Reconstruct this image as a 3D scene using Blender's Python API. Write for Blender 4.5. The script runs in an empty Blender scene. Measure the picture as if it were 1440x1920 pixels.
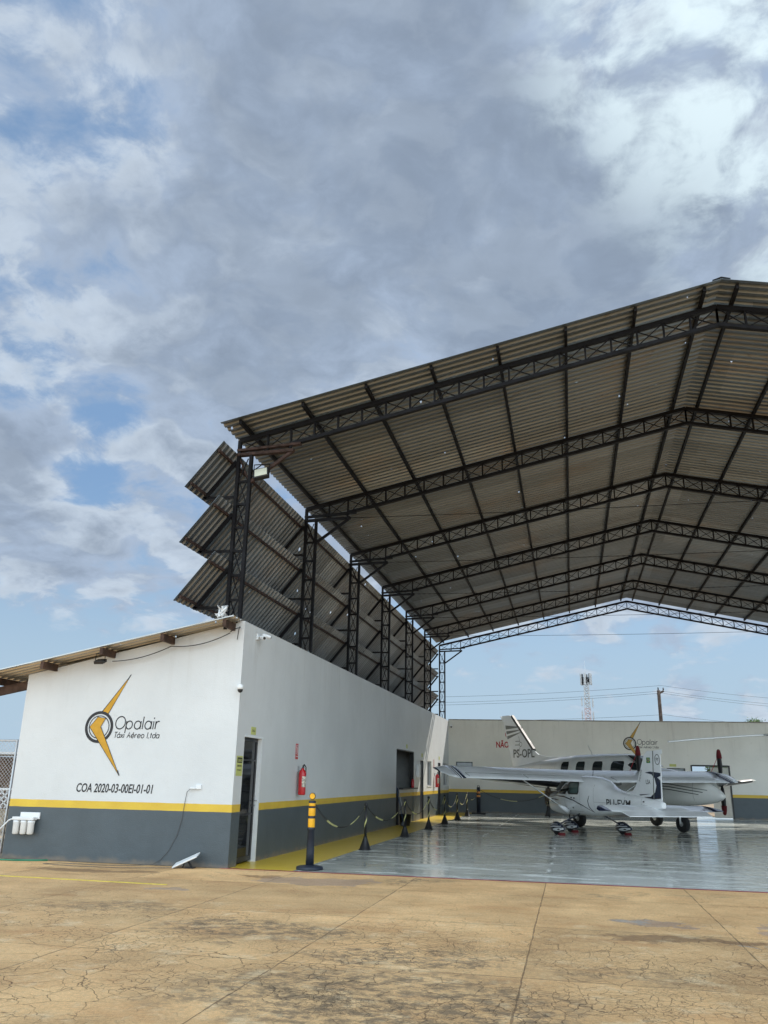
import bpy, bmesh, math, random
from mathutils import Vector, Matrix
random.seed(7)
S = bpy.context.scene
COL = S.collection
rad = math.radians

# ------------------------------------------------------------------ camera
cam_d = bpy.data.cameras.new('camera')
cam = bpy.data.objects.new('camera', cam_d); COL.objects.link(cam)
yaw, pitch, roll = -.2211, .3146, .0192
fw = Vector((math.sin(yaw)*math.cos(pitch), math.cos(yaw)*math.cos(pitch), math.sin(pitch)))
r0 = Vector((math.cos(yaw), -math.sin(yaw), 0)); u0 = r0.cross(fw)
rt = r0*math.cos(roll) + u0*math.sin(roll); up = -r0*math.sin(roll) + u0*math.cos(roll)
cam.matrix_world = Matrix(((rt.x, up.x, -fw.x, 6.1032), (rt.y, up.y, -fw.y, -14.9219), (rt.z, up.z, -fw.z, 1.6), (0, 0, 0, 1)))
cam_d.sensor_fit = 'VERTICAL'; cam_d.sensor_height = 36; cam_d.lens = 1529.76/1920*36
cam_d.clip_end = 5000; cam_d.clip_start = .1
S.camera = cam

# ------------------------------------------------------------------ node helper
class NT:
    def __init__(s, tree): s.t = tree; s.n = tree.nodes; s.l = tree.links
    def node(s, typ, **kw):
        n = s.n.new(typ)
        for k, v in kw.items(): setattr(n, k, v)
        return n
    def put(s, sock, v):
        if v is None: return
        if isinstance(v, bpy.types.NodeSocket): s.l.new(v, sock)
        elif isinstance(v, (tuple, list)) and len(v) == 3 and sock.type == 'RGBA': sock.default_value = (*v, 1)
        else: sock.default_value = v
    def math(s, op, a, b=None, c=None, clamp=False):
        n = s.node('ShaderNodeMath', operation=op, use_clamp=clamp)
        s.put(n.inputs[0], a); s.put(n.inputs[1], b); s.put(n.inputs[2], c)
        return n.outputs[0]
    def vm(s, op, a, b=None):
        n = s.node('ShaderNodeVectorMath', operation=op)
        s.put(n.inputs[0], a); s.put(n.inputs[1], b)
        return n.outputs['Value'] if op in ('DOT_PRODUCT', 'LENGTH', 'DISTANCE') else n.outputs[0]
    def mix(s, f, a, b, blend='MIX'):
        n = s.node('ShaderNodeMix', data_type='RGBA', blend_type=blend)
        s.put(n.inputs[0], f); s.put(n.inputs[6], a); s.put(n.inputs[7], b)
        return n.outputs[2]
    def noise(s, vec, scale, detail=6, rough=.55, dist=0):
        n = s.node('ShaderNodeTexNoise')
        s.put(n.inputs['Vector'], vec); s.put(n.inputs['Scale'], scale); s.put(n.inputs['Detail'], detail)
        s.put(n.inputs['Roughness'], rough); s.put(n.inputs['Distortion'], dist)
        return n.outputs['Fac']
    def step(s, v, a, b, lo=0., hi=1.):
        n = s.node('ShaderNodeMapRange', interpolation_type='SMOOTHSTEP')
        s.put(n.inputs[0], v); s.put(n.inputs[1], a); s.put(n.inputs[2], b); s.put(n.inputs[3], lo); s.put(n.inputs[4], hi)
        return n.outputs[0]
    def sep(s, v):
        n = s.node('ShaderNodeSeparateXYZ'); s.put(n.inputs[0], v); return n.outputs
    def comb(s, x, y, z):
        n = s.node('ShaderNodeCombineXYZ'); s.put(n.inputs[0], x); s.put(n.inputs[1], y); s.put(n.inputs[2], z); return n.outputs[0]
    def mapv(s, v, scale=(1, 1, 1), loc=(0, 0, 0)):
        n = s.node('ShaderNodeMapping'); s.put(n.inputs['Vector'], v)
        n.inputs['Scale'].default_value = scale; n.inputs['Location'].default_value = loc; return n.outputs[0]

# ------------------------------------------------------------------ sun and sky
SUN_AZ, SUN_EL = rad(30), rad(41)      # azimuth from +Y towards +X
sv = Vector((math.sin(SUN_AZ)*math.cos(SUN_EL), math.cos(SUN_AZ)*math.cos(SUN_EL), math.sin(SUN_EL)))
sd = bpy.data.lights.new('sun', 'SUN'); sd.energy = 3.6; sd.angle = rad(.6); sd.color = (1, .95, .87)
so = bpy.data.objects.new('sun', sd); COL.objects.link(so)
so.rotation_euler = sv.to_track_quat('Z', 'Y').to_euler(); so.location = sv*50

# azimuth, elevation, half-width (degrees) and how much denser the cloud is there
CLOUDS = [(-6, 34, 28, .17), (-16, 45, 18, .10), (10, 26, 22, .14), (-38, 38, 9, .08), (-40, 15, 10, .16), (-40, 22.5, 5, .12), (-30, 26, 8, .08),
          (-34.5, 40.5, 5, -.15), (-42, 37, 4, -.10), (-42, 31.5, 4, -.10), (-39, 24.5, 3.5, -.20), (-33, 23.5, 3.5, -.17), (-34, 18.3, 3.2, -.17), (-42, 8, 8, -.2), (7, 50, 8, -.07), (-20, 28, 8, .05),
          (5.5, 12.8, 3, .10), (12, 11, 3, .12), (6.5, 8.8, 1.6, .16), (7, 5.6, 2.5, .2), (12, 5, 2.5, .16)]
W = bpy.data.worlds.new('World'); S.world = W; W.use_nodes = True
w = NT(W.node_tree); w.n.clear()
sky = w.node('ShaderNodeTexSky', sky_type='NISHITA', sun_disc=False)
sky.sun_elevation = SUN_EL; sky.sun_rotation = SUN_AZ; sky.altitude = 100; sky.air_density = 1.0; sky.dust_density = .4; sky.ozone_density = 1.5
D = w.node('ShaderNodeTexCoord').outputs['Generated']
dx, dy, dz = w.sep(D)
def scl(v, k):
    n = w.node('ShaderNodeVectorMath', operation='SCALE'); w.put(n.inputs[0], v); n.inputs['Scale'].default_value = k; return n.outputs[0]
def grey(v): return w.comb(v, v, v)
den = w.math('ADD', w.math('MAXIMUM', dz, 0.0), .30)
P = w.comb(w.math('DIVIDE', dx, den), w.math('DIVIDE', dy, den), 0.)
wp = w.node('ShaderNodeTexNoise'); w.put(wp.inputs['Vector'], P); wp.inputs['Scale'].default_value = 4.; wp.inputs['Detail'].default_value = 3
P2 = w.vm('ADD', P, scl(w.vm('SUBTRACT', wp.outputs['Color'], (.5, .5, .5)), .13))
n1 = w.noise(P2, 6.6, 13, .60)
n2 = w.noise(w.vm('ADD', P2, (7.3, 2.1, 0)), 2.0, 4, .5)
n1s = w.noise(w.vm('ADD', P2, (.014, .026, 0)), 6.0, 8, .54)
def blob(az, el, size):                # soft directional mask for where cloud banks and gaps stand
    v = (math.sin(rad(az))*math.cos(rad(el)), math.cos(rad(az))*math.cos(rad(el)), math.sin(rad(el)))
    return w.step(w.vm('DOT_PRODUCT', D, v), math.cos(rad(size)), 1.0)
cov0 = w.math('ADD', n1, w.math('MULTIPLY', w.math('SUBTRACT', n2, .5), .34))
for az, el, size, k in CLOUDS:
    cov0 = w.math('MULTIPLY_ADD', blob(az, el, size), k, cov0)
cov0 = w.math('MULTIPLY_ADD', w.step(dz, .22, .12), -.24, cov0)
cov0 = w.math('MULTIPLY_ADD', w.step(dy, .1, -.5), .12, cov0)
cover = w.step(cov0, .30, .55)
thick = w.step(cov0, .46, .80)
lit = w.step(w.math('SUBTRACT', n1, n1s), -.05, .09)
fine = w.noise(P2, 15., 7, .55)
cc = w.mix(thick, (3.3, 4.05, 5.2), (2.25, 2.8, 3.65))
cc = w.mix(w.math('MULTIPLY', lit, w.math('SUBTRACT', .85, w.math('MULTIPLY', thick, .70))), cc, (4.8, 5.5, 6.3))
cc = w.mix(1., cc, grey(w.step(fine, .25, .75, .93, 1.07)), 'MULTIPLY')
glow = w.math('MAXIMUM', w.math('MULTIPLY', blob(17, 46, 15), .8), w.math('MULTIPLY', blob(30, 41, 22), .9))
cc = w.mix(w.math('MULTIPLY', glow, w.step(w.math('ADD', n1, w.math('MULTIPLY', fine, .4)), .58, .80, 0., .95)), cc, (7.6, 9.0, 9.4))
skyc = w.mix(1., sky.outputs[0], (.62, .88, 1.08), 'MULTIPLY')
skyc = w.mix(.65, skyc, (2.15, 3.25, 4.8))
skyc = w.mix(w.step(dz, .34, .04), skyc, (3.6, 4.8, 5.9))
col = w.mix(w.math('MULTIPLY', cover, .97), skyc, cc)
# unseen sky behind the camera, brightened and warmed as added fill light
anti_fill = w.step(dy, .05, -.45)
col = w.mix(1., col, w.comb(w.math('MULTIPLY_ADD', anti_fill, 3.15, 1.), w.math('MULTIPLY_ADD', anti_fill, 3.0, 1.), w.math('MULTIPLY_ADD', anti_fill, 2.6, 1.)), 'MULTIPLY')
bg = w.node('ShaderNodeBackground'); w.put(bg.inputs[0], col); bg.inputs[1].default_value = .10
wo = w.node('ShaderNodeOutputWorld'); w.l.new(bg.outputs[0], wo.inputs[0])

S.view_settings.view_transform = 'Standard'; S.view_settings.look = 'None'
S.view_settings.exposure = .32; S.view_settings.gamma = 1
S.render.engine = 'CYCLES'
S.cycles.max_bounces = 8; S.cycles.diffuse_bounces = 5; S.cycles.transparent_max_bounces = 12

# ------------------------------------------------------------------ materials
MATS = {}
def mat(name, color=(.5, .5, .5), rough=.5, metal=0., var=.12, vscale=3., bump=0., bscale=60., spec=.5, coat=0., stretch=(1, 1, 1)):
    if name in MATS: return MATS[name]
    m = bpy.data.materials.new(name); m.use_nodes = True
    t = NT(m.node_tree); b = m.node_tree.nodes['Principled BSDF']
    co = t.node('ShaderNodeTexCoord').outputs['Object']
    co = t.mapv(co, stretch)
    n = t.noise(co, vscale, 6, .6)
    f = t.step(n, .3, .7, 1-var, 1+var)
    c = t.mix(1., color, t.comb(f, f, f), 'MULTIPLY')
    t.put(b.inputs['Base Color'], c)
    t.put(b.inputs['Roughness'], t.step(n, .3, .7, min(1, rough*1.12), rough*.9))
    b.inputs['Metallic'].default_value = metal; b.inputs['Specular IOR Level'].default_value = spec
    b.inputs['Coat Weight'].default_value = coat
    if bump:
        bn = t.node('ShaderNodeBump'); bn.inputs['Strength'].default_value = bump; bn.inputs['Distance'].default_value = .01
        t.put(bn.inputs['Height'], t.noise(co, bscale, 4, .6)); t.put(b.inputs['Normal'], bn.outputs[0])
    MATS[name] = m; return m

def wall_material(name, z0, z1, white=(.67, .68, .675), low=(.066, .084, .096)):
    m = bpy.data.materials.new(name); m.use_nodes = True
    t = NT(m.node_tree); b = m.node_tree.nodes['Principled BSDF']
    geo = t.node('ShaderNodeNewGeometry').outputs['Position']
    x, y, z = t.sep(geo)
    wob = t.math('MULTIPLY', t.math('SUBTRACT', t.noise(geo, 3, 3), .5), .012)
    zz = t.math('ADD', z, wob)
    big = t.noise(geo, .5, 5, .6)
    streak = t.noise(t.mapv(geo, (5, 5, .35)), 1., 5, .65)
    sm = t.math('MULTIPLY', t.step(streak, .50, .78), t.step(z, 2.2, 4.5))
    wht = t.mix(t.step(big, .3, .7), white, tuple(c*.90 for c in white)); wht = t.mix(t.math('MULTIPLY', t.step(t.noise(geo, 3.2, 8, .7), .58, .72), .22), wht, (.50, .49, .45))
    wht = t.mix(t.math('MULTIPLY', sm, .35), wht, (.42, .40, .36))
    gry = t.mix(t.step(t.noise(geo, 1.1, 6, .65), .35, .7), low, tuple(c*1.18 for c in low))
    spots = t.step(t.noise(geo, 9, 3, .5), .70, .76)
    gry = t.mix(t.math('MULTIPLY', spots, .5), gry, (.05, .055, .06))
    dust = t.math('MULTIPLY', t.step(t.math('ADD', z, t.math('MULTIPLY', t.noise(geo, 4, 5), -.22)), .0, -.12), .45)
    gry = t.mix(dust, gry, (.30, .22, .14))
    yel = t.mix(t.step(t.noise(geo, 2.3, 5), .3, .7), (.73, .50, .045), (.66, .43, .04))
    c = t.mix(t.math('GREATER_THAN', zz, z0), gry, yel)
    c = t.mix(t.math('GREATER_THAN', zz, z1), c, wht)
    t.put(b.inputs['Base Color'], c)
    t.put(b.inputs['Roughness'], t.mix(t.math('GREATER_THAN', zz, z1), (.42, .42, .42), (.6, .6, .6)))
    bn = t.node('ShaderNodeBump'); bn.inputs['Strength'].default_value = .5; bn.inputs['Distance'].default_value = .018
    h = t.math('MULTIPLY_ADD', t.noise(geo, 45, 5, .65), .5, t.math('MULTIPLY', t.noise(geo, 2.2, 4), 1.3))
    t.put(bn.inputs['Height'], h); t.put(b.inputs['Normal'], bn.outputs[0])
    MATS[name] = m; return m
M_WALL = wall_material('painted_render', .94, 1.075)
M_WALLB = wall_material('painted_render_back', .98, 1.12, white=(.82, .805, .745))

def sheet_material(name, base, rust=.3):
    m = bpy.data.materials.new(name); m.use_nodes = True
    t = NT(m.node_tree); b = m.node_tree.nodes['Principled BSDF']
    geo = t.node('ShaderNodeNewGeometry').outputs['Position']
    st = t.noise(t.mapv(geo, (.35, 5, .35)), 1., 6, .65)
    bl = t.noise(geo, .45, 5, .6)
    c = t.mix(t.step(st, .35, .68), tuple(k*.88 for k in base), tuple(k*1.08 for k in base))
    c = t.mix(t.math('MULTIPLY', t.step(bl, .5, .72), rust), c, (.24, .16, .09))
    wn = t.node('ShaderNodeTexWhiteNoise', noise_dimensions='2D'); gx, gy, gz = t.sep(geo)
    t.put(wn.inputs['Vector'], t.comb(t.math('FLOOR', t.math('MULTIPLY', gx, .2)), t.math('FLOOR', gy), 0.))
    tone = t.step(wn.outputs['Value'], 0., 1., .80, 1.20); c = t.mix(1., c, t.comb(tone, tone, tone), 'MULTIPLY')
    spot = t.step(t.noise(geo, 2.6, 7, .7), .60, .70); c = t.mix(t.math('MULTIPLY', spot, .45), c, (.10, .075, .05))
    # lap joints every four ribs: a slightly cleaner, brighter rib
    fy = t.math('FRACT', t.math('DIVIDE', t.sep(geo)[1], 1.0))
    c = t.mix(t.math('MULTIPLY', t.math('LESS_THAN', fy, .05), .45), c, tuple(min(1, k*1.9) for k in base))
    t.put(b.inputs['Base Color'], c); b.inputs['Metallic'].default_value = .75; t.put(b.inputs['Roughness'], .36)
    # nail holes rusted right through the sheet
    v = t.node('ShaderNodeTexVoronoi', voronoi_dimensions='2D'); t.put(v.inputs['Vector'], geo); v.inputs['Scale'].default_value = 1.1
    hole = t.math('LESS_THAN', v.outputs['Distance'], t.step(t.noise(geo, .9, 2), .36, .62, 0., .026))
    tr = t.node('ShaderNodeBsdfTransparent'); mx = t.node('ShaderNodeMixShader')
    t.put(mx.inputs[0], hole); t.l.new(b.outputs[0], mx.inputs[1]); t.l.new(tr.outputs[0], mx.inputs[2])
    t.l.new(mx.outputs[0], m.node_tree.nodes['Material Output'].inputs[0])
    MATS[name] = m; return m
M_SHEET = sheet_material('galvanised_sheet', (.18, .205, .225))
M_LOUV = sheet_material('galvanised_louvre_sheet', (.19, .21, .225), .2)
M_OROOF = sheet_material('office_roof_sheet', (.50, .49, .46), .25)

def apron_material():
    m = bpy.data.materials.new('apron_concrete'); m.use_nodes = True
    t = NT(m.node_tree); b = m.node_tree.nodes['Principled BSDF']
    g = t.node('ShaderNodeNewGeometry').outputs['Position']
    x, y, z = t.sep(g)
    wn = t.node('ShaderNodeTexNoise'); t.put(wn.inputs['Vector'], g); wn.inputs['Scale'].default_value = 2.4; wn.inputs['Detail'].default_value = 5
    off = t.vm('SUBTRACT', wn.outputs['Color'], (.5, .5, .5))
    def sc(v, k):
        n = t.node('ShaderNodeVectorMath', operation='SCALE'); t.put(n.inputs[0], v); n.inputs['Scale'].default_value = k; return n.outputs[0]
    gw = t.vm('ADD', g, sc(off, .30))
    gs = t.vm('ADD', g, sc(off, .035))
    xs, ys, _ = t.sep(gs)
    tan = t.mix(t.step(t.noise(g, .8, 6, .6), .3, .7), (.56, .335, .148), (.74, .475, .225))
    tan = t.mix(t.math('MULTIPLY', t.step(t.noise(t.mapv(g, (.5, 1.6, 1)), 1.3, 6, .65), .5, .72), .55), tan, (.46, .225, .085))
    tan = t.mix(t.math('MULTIPLY', t.step(t.noise(g, 11, 8, .75), .50, .72), .42), tan, (.70, .55, .32))
    # weathered dark mottling, stronger in some patches
    patch = t.noise(g, .42, 4, .55)
    we = t.node('ShaderNodeTexNoise'); t.put(we.inputs['Vector'], g); we.inputs['Scale'].default_value = 1.7; we.inputs['Detail'].default_value = 7; we.inputs['Roughness'].default_value = .62
    ge = t.vm('ADD', g, sc(t.vm('SUBTRACT', we.outputs['Color'], (.5, .5, .5)), 1.5))
    def ell(cx, cy, rx, ry):
        ux = t.math('DIVIDE', t.math('SUBTRACT', t.sep(ge)[0], cx), rx); uy = t.math('DIVIDE', t.math('SUBTRACT', t.sep(ge)[1], cy), ry)
        r = t.math('SQRT', t.math('ADD', t.math('MULTIPLY', ux, ux), t.math('MULTIPLY', uy, uy)))
        return t.step(r, 1.05, .55)
    e1 = t.math('MAXIMUM', ell(2.6, -5.5, 1.35, .75), ell(4.6, -8.1, 1.9, 1.25))
    e1 = t.math('MAXIMUM', e1, ell(4.5, -6.5, 1.2, .5))
    e1 = t.math('MAXIMUM', e1, t.math('MULTIPLY', ell(.4, -4.6, 1.0, .5), .7))
    e1 = t.math('MAXIMUM', e1, t.math('MULTIPLY', ell(6.5, -6.6, .9, .35), .6))
    e1 = t.math('MAXIMUM', e1, t.step(patch, .60, .75))
    mott = t.step(t.noise(t.mapv(g, (1, 1.15, 1)), 5.5, 14, .80), .43, .57)
    tan = t.mix(t.math('MULTIPLY', t.math('MULTIPLY', e1, mott), .80), tan, (.150, .110, .068))
    # smooth cement repairs
    rep = t.math('MAXIMUM', ell(2.0, -1.2, 1.15, .62), ell(6.95, -3.75, .62, .30))
    rep = t.math('MAXIMUM', rep, ell(8.6, -3.7, .62, .55)); rep = t.math('MAXIMUM', rep, t.math('MULTIPLY', ell(.3, -2.9, .5, .22), .6))
    tan = t.mix(t.math('MULTIPLY', t.step(rep, .25, .6), .62), tan, (.36, .255, .20))
    tan = t.mix(t.math('MULTIPLY', t.step(t.math('MAXIMUM', ell(6.75, -3.72, .26, .12), ell(7.9, -5., .2, .07)), .3, .6), .8), tan, (.40, .36, .31))
    damp = t.math('MAXIMUM', ell(-2.0, -1.15, 1.6, .28), ell(.9, -.9, .5, .16))
    damp = t.math('MAXIMUM', damp, ell(7.3, -4.75, 1.3, .22))
    tan = t.mix(t.math('MULTIPLY', damp, .62), tan, (.19, .095, .042))
    # slab joints
    def joint(v, o, p, wd):
        f = t.math('FRACT', t.math('DIVIDE', t.math('SUBTRACT', v, o), p))
        d = t.math('MULTIPLY', t.math('MINIMUM', f, t.math('SUBTRACT', 1., f)), p)
        return t.math('SUBTRACT', 1., t.step(t.math('DIVIDE', d, wd), .35, 1.))
    wvar = t.step(t.noise(g, 5., 6, .7), .35, .65, .003, .014)
    j = t.math('MAXIMUM', joint(xs, 1.32, 2.145, wvar), joint(ys, -7.02, 2.62, wvar))
    # cracks
    def crack(scale, wd, lo, hi, rnd):
        v = t.node('ShaderNodeTexVoronoi', feature='DISTANCE_TO_EDGE'); t.put(v.inputs['Vector'], t.vm('ADD', gw, (rnd, rnd*2, 0))); v.inputs['Scale'].default_value = scale
        k = t.step(v.outputs['Distance'], wd, wd*.2)
        return t.math('MULTIPLY', k, t.step(t.noise(t.vm('ADD', g, (rnd, 0, 0)), .75, 5, .6), lo, hi))
    near = t.math('MAXIMUM', t.step(y, -3.2, -6.5), 0.)
    cr = t.math('MULTIPLY', crack(3.0, .011, .40, .52, 3.), t.math('MULTIPLY_ADD', near, .65, .35))
    cr2 = t.math('MULTIPLY', crack(9.0, .030, .44, .56, 11.), t.math('MAXIMUM', near, t.math('MULTIPLY', e1, .8)))
    cr = t.math('MAXIMUM', cr, t.math('MULTIPLY', cr2, .85))
    cr3 = t.math('MULTIPLY', crack(22., .05, .50, .62, 23.), t.math('MAXIMUM', t.math('MULTIPLY', near, .6), e1)); cr = t.math('MAXIMUM', cr, t.math('MULTIPLY', cr3, .7)); allc = t.math('MAXIMUM', t.math('MULTIPLY', j, .8), cr)
    wn2 = t.node('ShaderNodeTexWhiteNoise', noise_dimensions='2D')
    t.put(wn2.inputs['Vector'], t.comb(t.math('FLOOR', t.math('DIVIDE', t.math('SUBTRACT', xs, 1.32), 2.145)), t.math('FLOOR', t.math('DIVIDE', t.math('ADD', ys, 7.02), 2.62)), 0.))
    tone = t.math('MULTIPLY', t.step(wn2.outputs['Value'], 0., 1., .90, 1.10), t.step(t.noise(g, .6, 5, .6), .3, .7, .86, 1.12)); tan = t.mix(1., tan, t.comb(tone, tone, tone), 'MULTIPLY')
    pale = t.math('MULTIPLY', t.step(t.noise(t.vm('ADD', g, (5., 9., 0.)), 2.1, 9, .72), .52, .66), t.step(y, -2.5, -5.)); tan = t.mix(t.math('MULTIPLY', pale, .55), tan, (.78, .60, .36))
    c = t.mix(t.math('MULTIPLY', allc, .74), tan, (.070, .042, .022))
    grit = t.noise(g, 120, 3, .7)
    gv = t.math('MULTIPLY', t.step(grit, .3, .7, .80, 1.20), t.step(t.noise(g, 28, 6, .75), .35, .65, .88, 1.12)); c = t.mix(1., c, t.comb(gv, gv, gv), 'MULTIPLY')
    t.put(b.inputs['Base Color'], c)
    t.put(b.inputs['Roughness'], t.math('SUBTRACT', .86, t.math('MULTIPLY', t.math('MAXIMUM', t.step(rep, .3, .6), damp), .34)))
    bn = t.node('ShaderNodeBump'); bn.inputs['Strength'].default_value = .8; bn.inputs['Distance'].default_value = .02
    h = t.math('SUBTRACT', t.math('MULTIPLY_ADD', t.noise(g, 14, 8, .7), .35, t.math('MULTIPLY', grit, .12)), t.math('MULTIPLY', allc, .9))
    t.put(bn.inputs['Height'], h); t.put(b.inputs['Normal'], bn.outputs[0])
    return m

def floor_material(name, base, light, streaky=1.):
    m = bpy.data.materials.new(name); m.use_nodes = True
    t = NT(m.node_tree); b = m.node_tree.nodes['Principled BSDF']
    g = t.node('ShaderNodeNewGeometry').outputs['Position']
    wn = t.node('ShaderNodeTexNoise'); t.put(wn.inputs['Vector'], g); wn.inputs['Scale'].default_value = 1.1; wn.inputs['Detail'].default_value = 5
    n = t.node('ShaderNodeVectorMath', operation='SCALE'); t.put(n.inputs[0], t.vm('SUBTRACT', wn.outputs['Color'], (.5, .5, .5))); n.inputs['Scale'].default_value = .22
    gs = t.vm('ADD', g, n.outputs[0]); x, y, z = t.sep(gs)
    def joint(v, o, p, wd):
        f = t.math('FRACT', t.math('DIVIDE', t.math('SUBTRACT', v, o), p))
        d = t.math('MULTIPLY', t.math('MINIMUM', f, t.math('SUBTRACT', 1., f)), p)
        return t.step(d, wd, wd*.1)
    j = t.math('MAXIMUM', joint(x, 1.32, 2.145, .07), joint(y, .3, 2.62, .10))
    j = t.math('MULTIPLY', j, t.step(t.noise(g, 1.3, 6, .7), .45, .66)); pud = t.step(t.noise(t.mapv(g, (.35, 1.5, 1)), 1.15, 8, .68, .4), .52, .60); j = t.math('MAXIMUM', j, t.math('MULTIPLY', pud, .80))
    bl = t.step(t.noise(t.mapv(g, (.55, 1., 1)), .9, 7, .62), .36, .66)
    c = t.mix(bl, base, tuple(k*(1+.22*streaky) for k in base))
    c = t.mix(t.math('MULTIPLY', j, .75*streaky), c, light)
    t.put(b.inputs['Base Color'], c)
    r = t.step(t.noise(t.mapv(g, (.6, 1.3, 1)), 1.7, 7, .65), .35, .68, .07 if streaky > .5 else .30, .20 if streaky > .5 else .36)
    r = t.math('MULTIPLY_ADD', j, .22*streaky, r)
    t.put(b.inputs['Roughness'], r); b.inputs['Specular IOR Level'].default_value = .55
    bn = t.node('ShaderNodeBump'); bn.inputs['Strength'].default_value = .07*streaky; bn.inputs['Distance'].default_value = .02
    t.put(bn.inputs['Height'], t.noise(t.mapv(g, (1, 1, 1)), 2.6, 6, .6)); t.put(b.inputs['Normal'], bn.outputs[0])
    return m

M_STEEL = mat('dark_painted_steel', (.0060, .0058, .0075), .6, 0., .3, 4., .2, 90, spec=.2)
M_RUST = mat('rusted_steel', (.040, .020, .014), .8, .1, .5, 9., .5, 80)
M_WOOD = mat('dark_stained_timber', (.055, .026, .014), .75, 0, .4, 6., .5, 50)
M_BLACK = mat('black_plastic', (.012, .012, .014), .42, 0, .2)
M_BLUEBLK = mat('blue_black_rubber', (.014, .020, .034), .5, 0, .3, 8)
M_YEL = mat('yellow_plastic', (.85, .42, .01), .45, 0, .08)
M_CHY = mat('pale_yellow_plastic', (.62, .60, .25), .45, 0, .15)
M_RED = mat('red_enamel', (.50, .010, .014), .28, 0, .08, coat=.4)
M_WHT = mat('white_plastic', (.75, .76, .76), .4, 0, .05)
M_AIR = mat('white_aircraft_paint', (.88, .90, .91), .15, 0, .04, 2., 0, coat=.6)
M_AIRC = mat('cream_aircraft_paint', (.82, .82, .78), .22, 0, .05, 2., 0, coat=.6)
M_NAVY = mat('navy_aircraft_paint', (.008, .016, .045), .22, 0, .1, coat=.5)
M_GRYST = mat('grey_stripe_paint', (.17, .18, .165), .35, 0, .08)
M_BOOT = mat('black_deice_boot', (.012, .012, .014), .4, 0, .2)
M_TYRE = mat('tyre_rubber', (.014, .014, .015), .8, 0, .3, 20)
M_RIM = mat('wheel_alloy', (.42, .43, .43), .35, .6, .1)
M_MAROON = mat('maroon_fabric_cover', (.14, .010, .014), .8, 0, .2)
M_GLASS = mat('dark_window_glass', (.018, .026, .028), .06, 0, .2, spec=.8)
M_GLASSG = mat('green_tinted_window', (.10, .15, .14), .08, 0, .2, spec=.8)
M_INK = mat('black_wall_paint', (.018, .018, .020), .6, 0, .1)
M_GOLD = mat('golden_wall_paint', (.56, .29, .012), .55, 0, .10, 5)
M_GOLDB = mat('faded_golden_paint', (.50, .30, .06), .6, 0, .10, 5)
M_SIGNR = mat('red_wall_paint', (.42, .010, .018), .55, 0, .1)
M_SIGNY = mat('pale_yellow_sign', (.52, .54, .16), .5, 0, .06)
M_ALU = mat('brushed_aluminium', (.45, .46, .47), .4, .7, .1)
M_CHROME = mat('polished_steel', (.55, .55, .56), .22, .9, .1)
M_DARKROOM = mat('dim_interior_paint', (.34, .35, .34), .8, 0, .1)
M_DARK = mat('dark_interior', (.03, .03, .032), .9, 0, .2)
M_TREDR = mat('faded_red_tower_paint', (.43, .36, .37), .6, .2, .2)
M_TWHT = mat('tower_white_paint', (.42, .43, .44), .6, .2, .15)
M_CONC = mat('weathered_concrete', (.30, .28, .25), .9, 0, .25, 3, .5, 40)
M_POLE = mat('brown_utility_pole', (.060, .040, .030), .9, 0, .3, 5, .4)
M_LEAF = mat('tree_leaf', (.07, .115, .03), .7, 0, .35, 9)
M_BARK = mat('tree_bark', (.09, .065, .045), .9, 0, .3, 9, .6)
M_GREENH = mat('green_hose_rubber', (.02, .22, .12), .45, 0, .1)
M_BROWN = mat('brick_brown_wall', (.22, .13, .08), .9, 0, .3, 4, .5)
M_BLUE = mat('blue_handle', (.04, .09, .20), .5, 0, .1)

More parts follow.
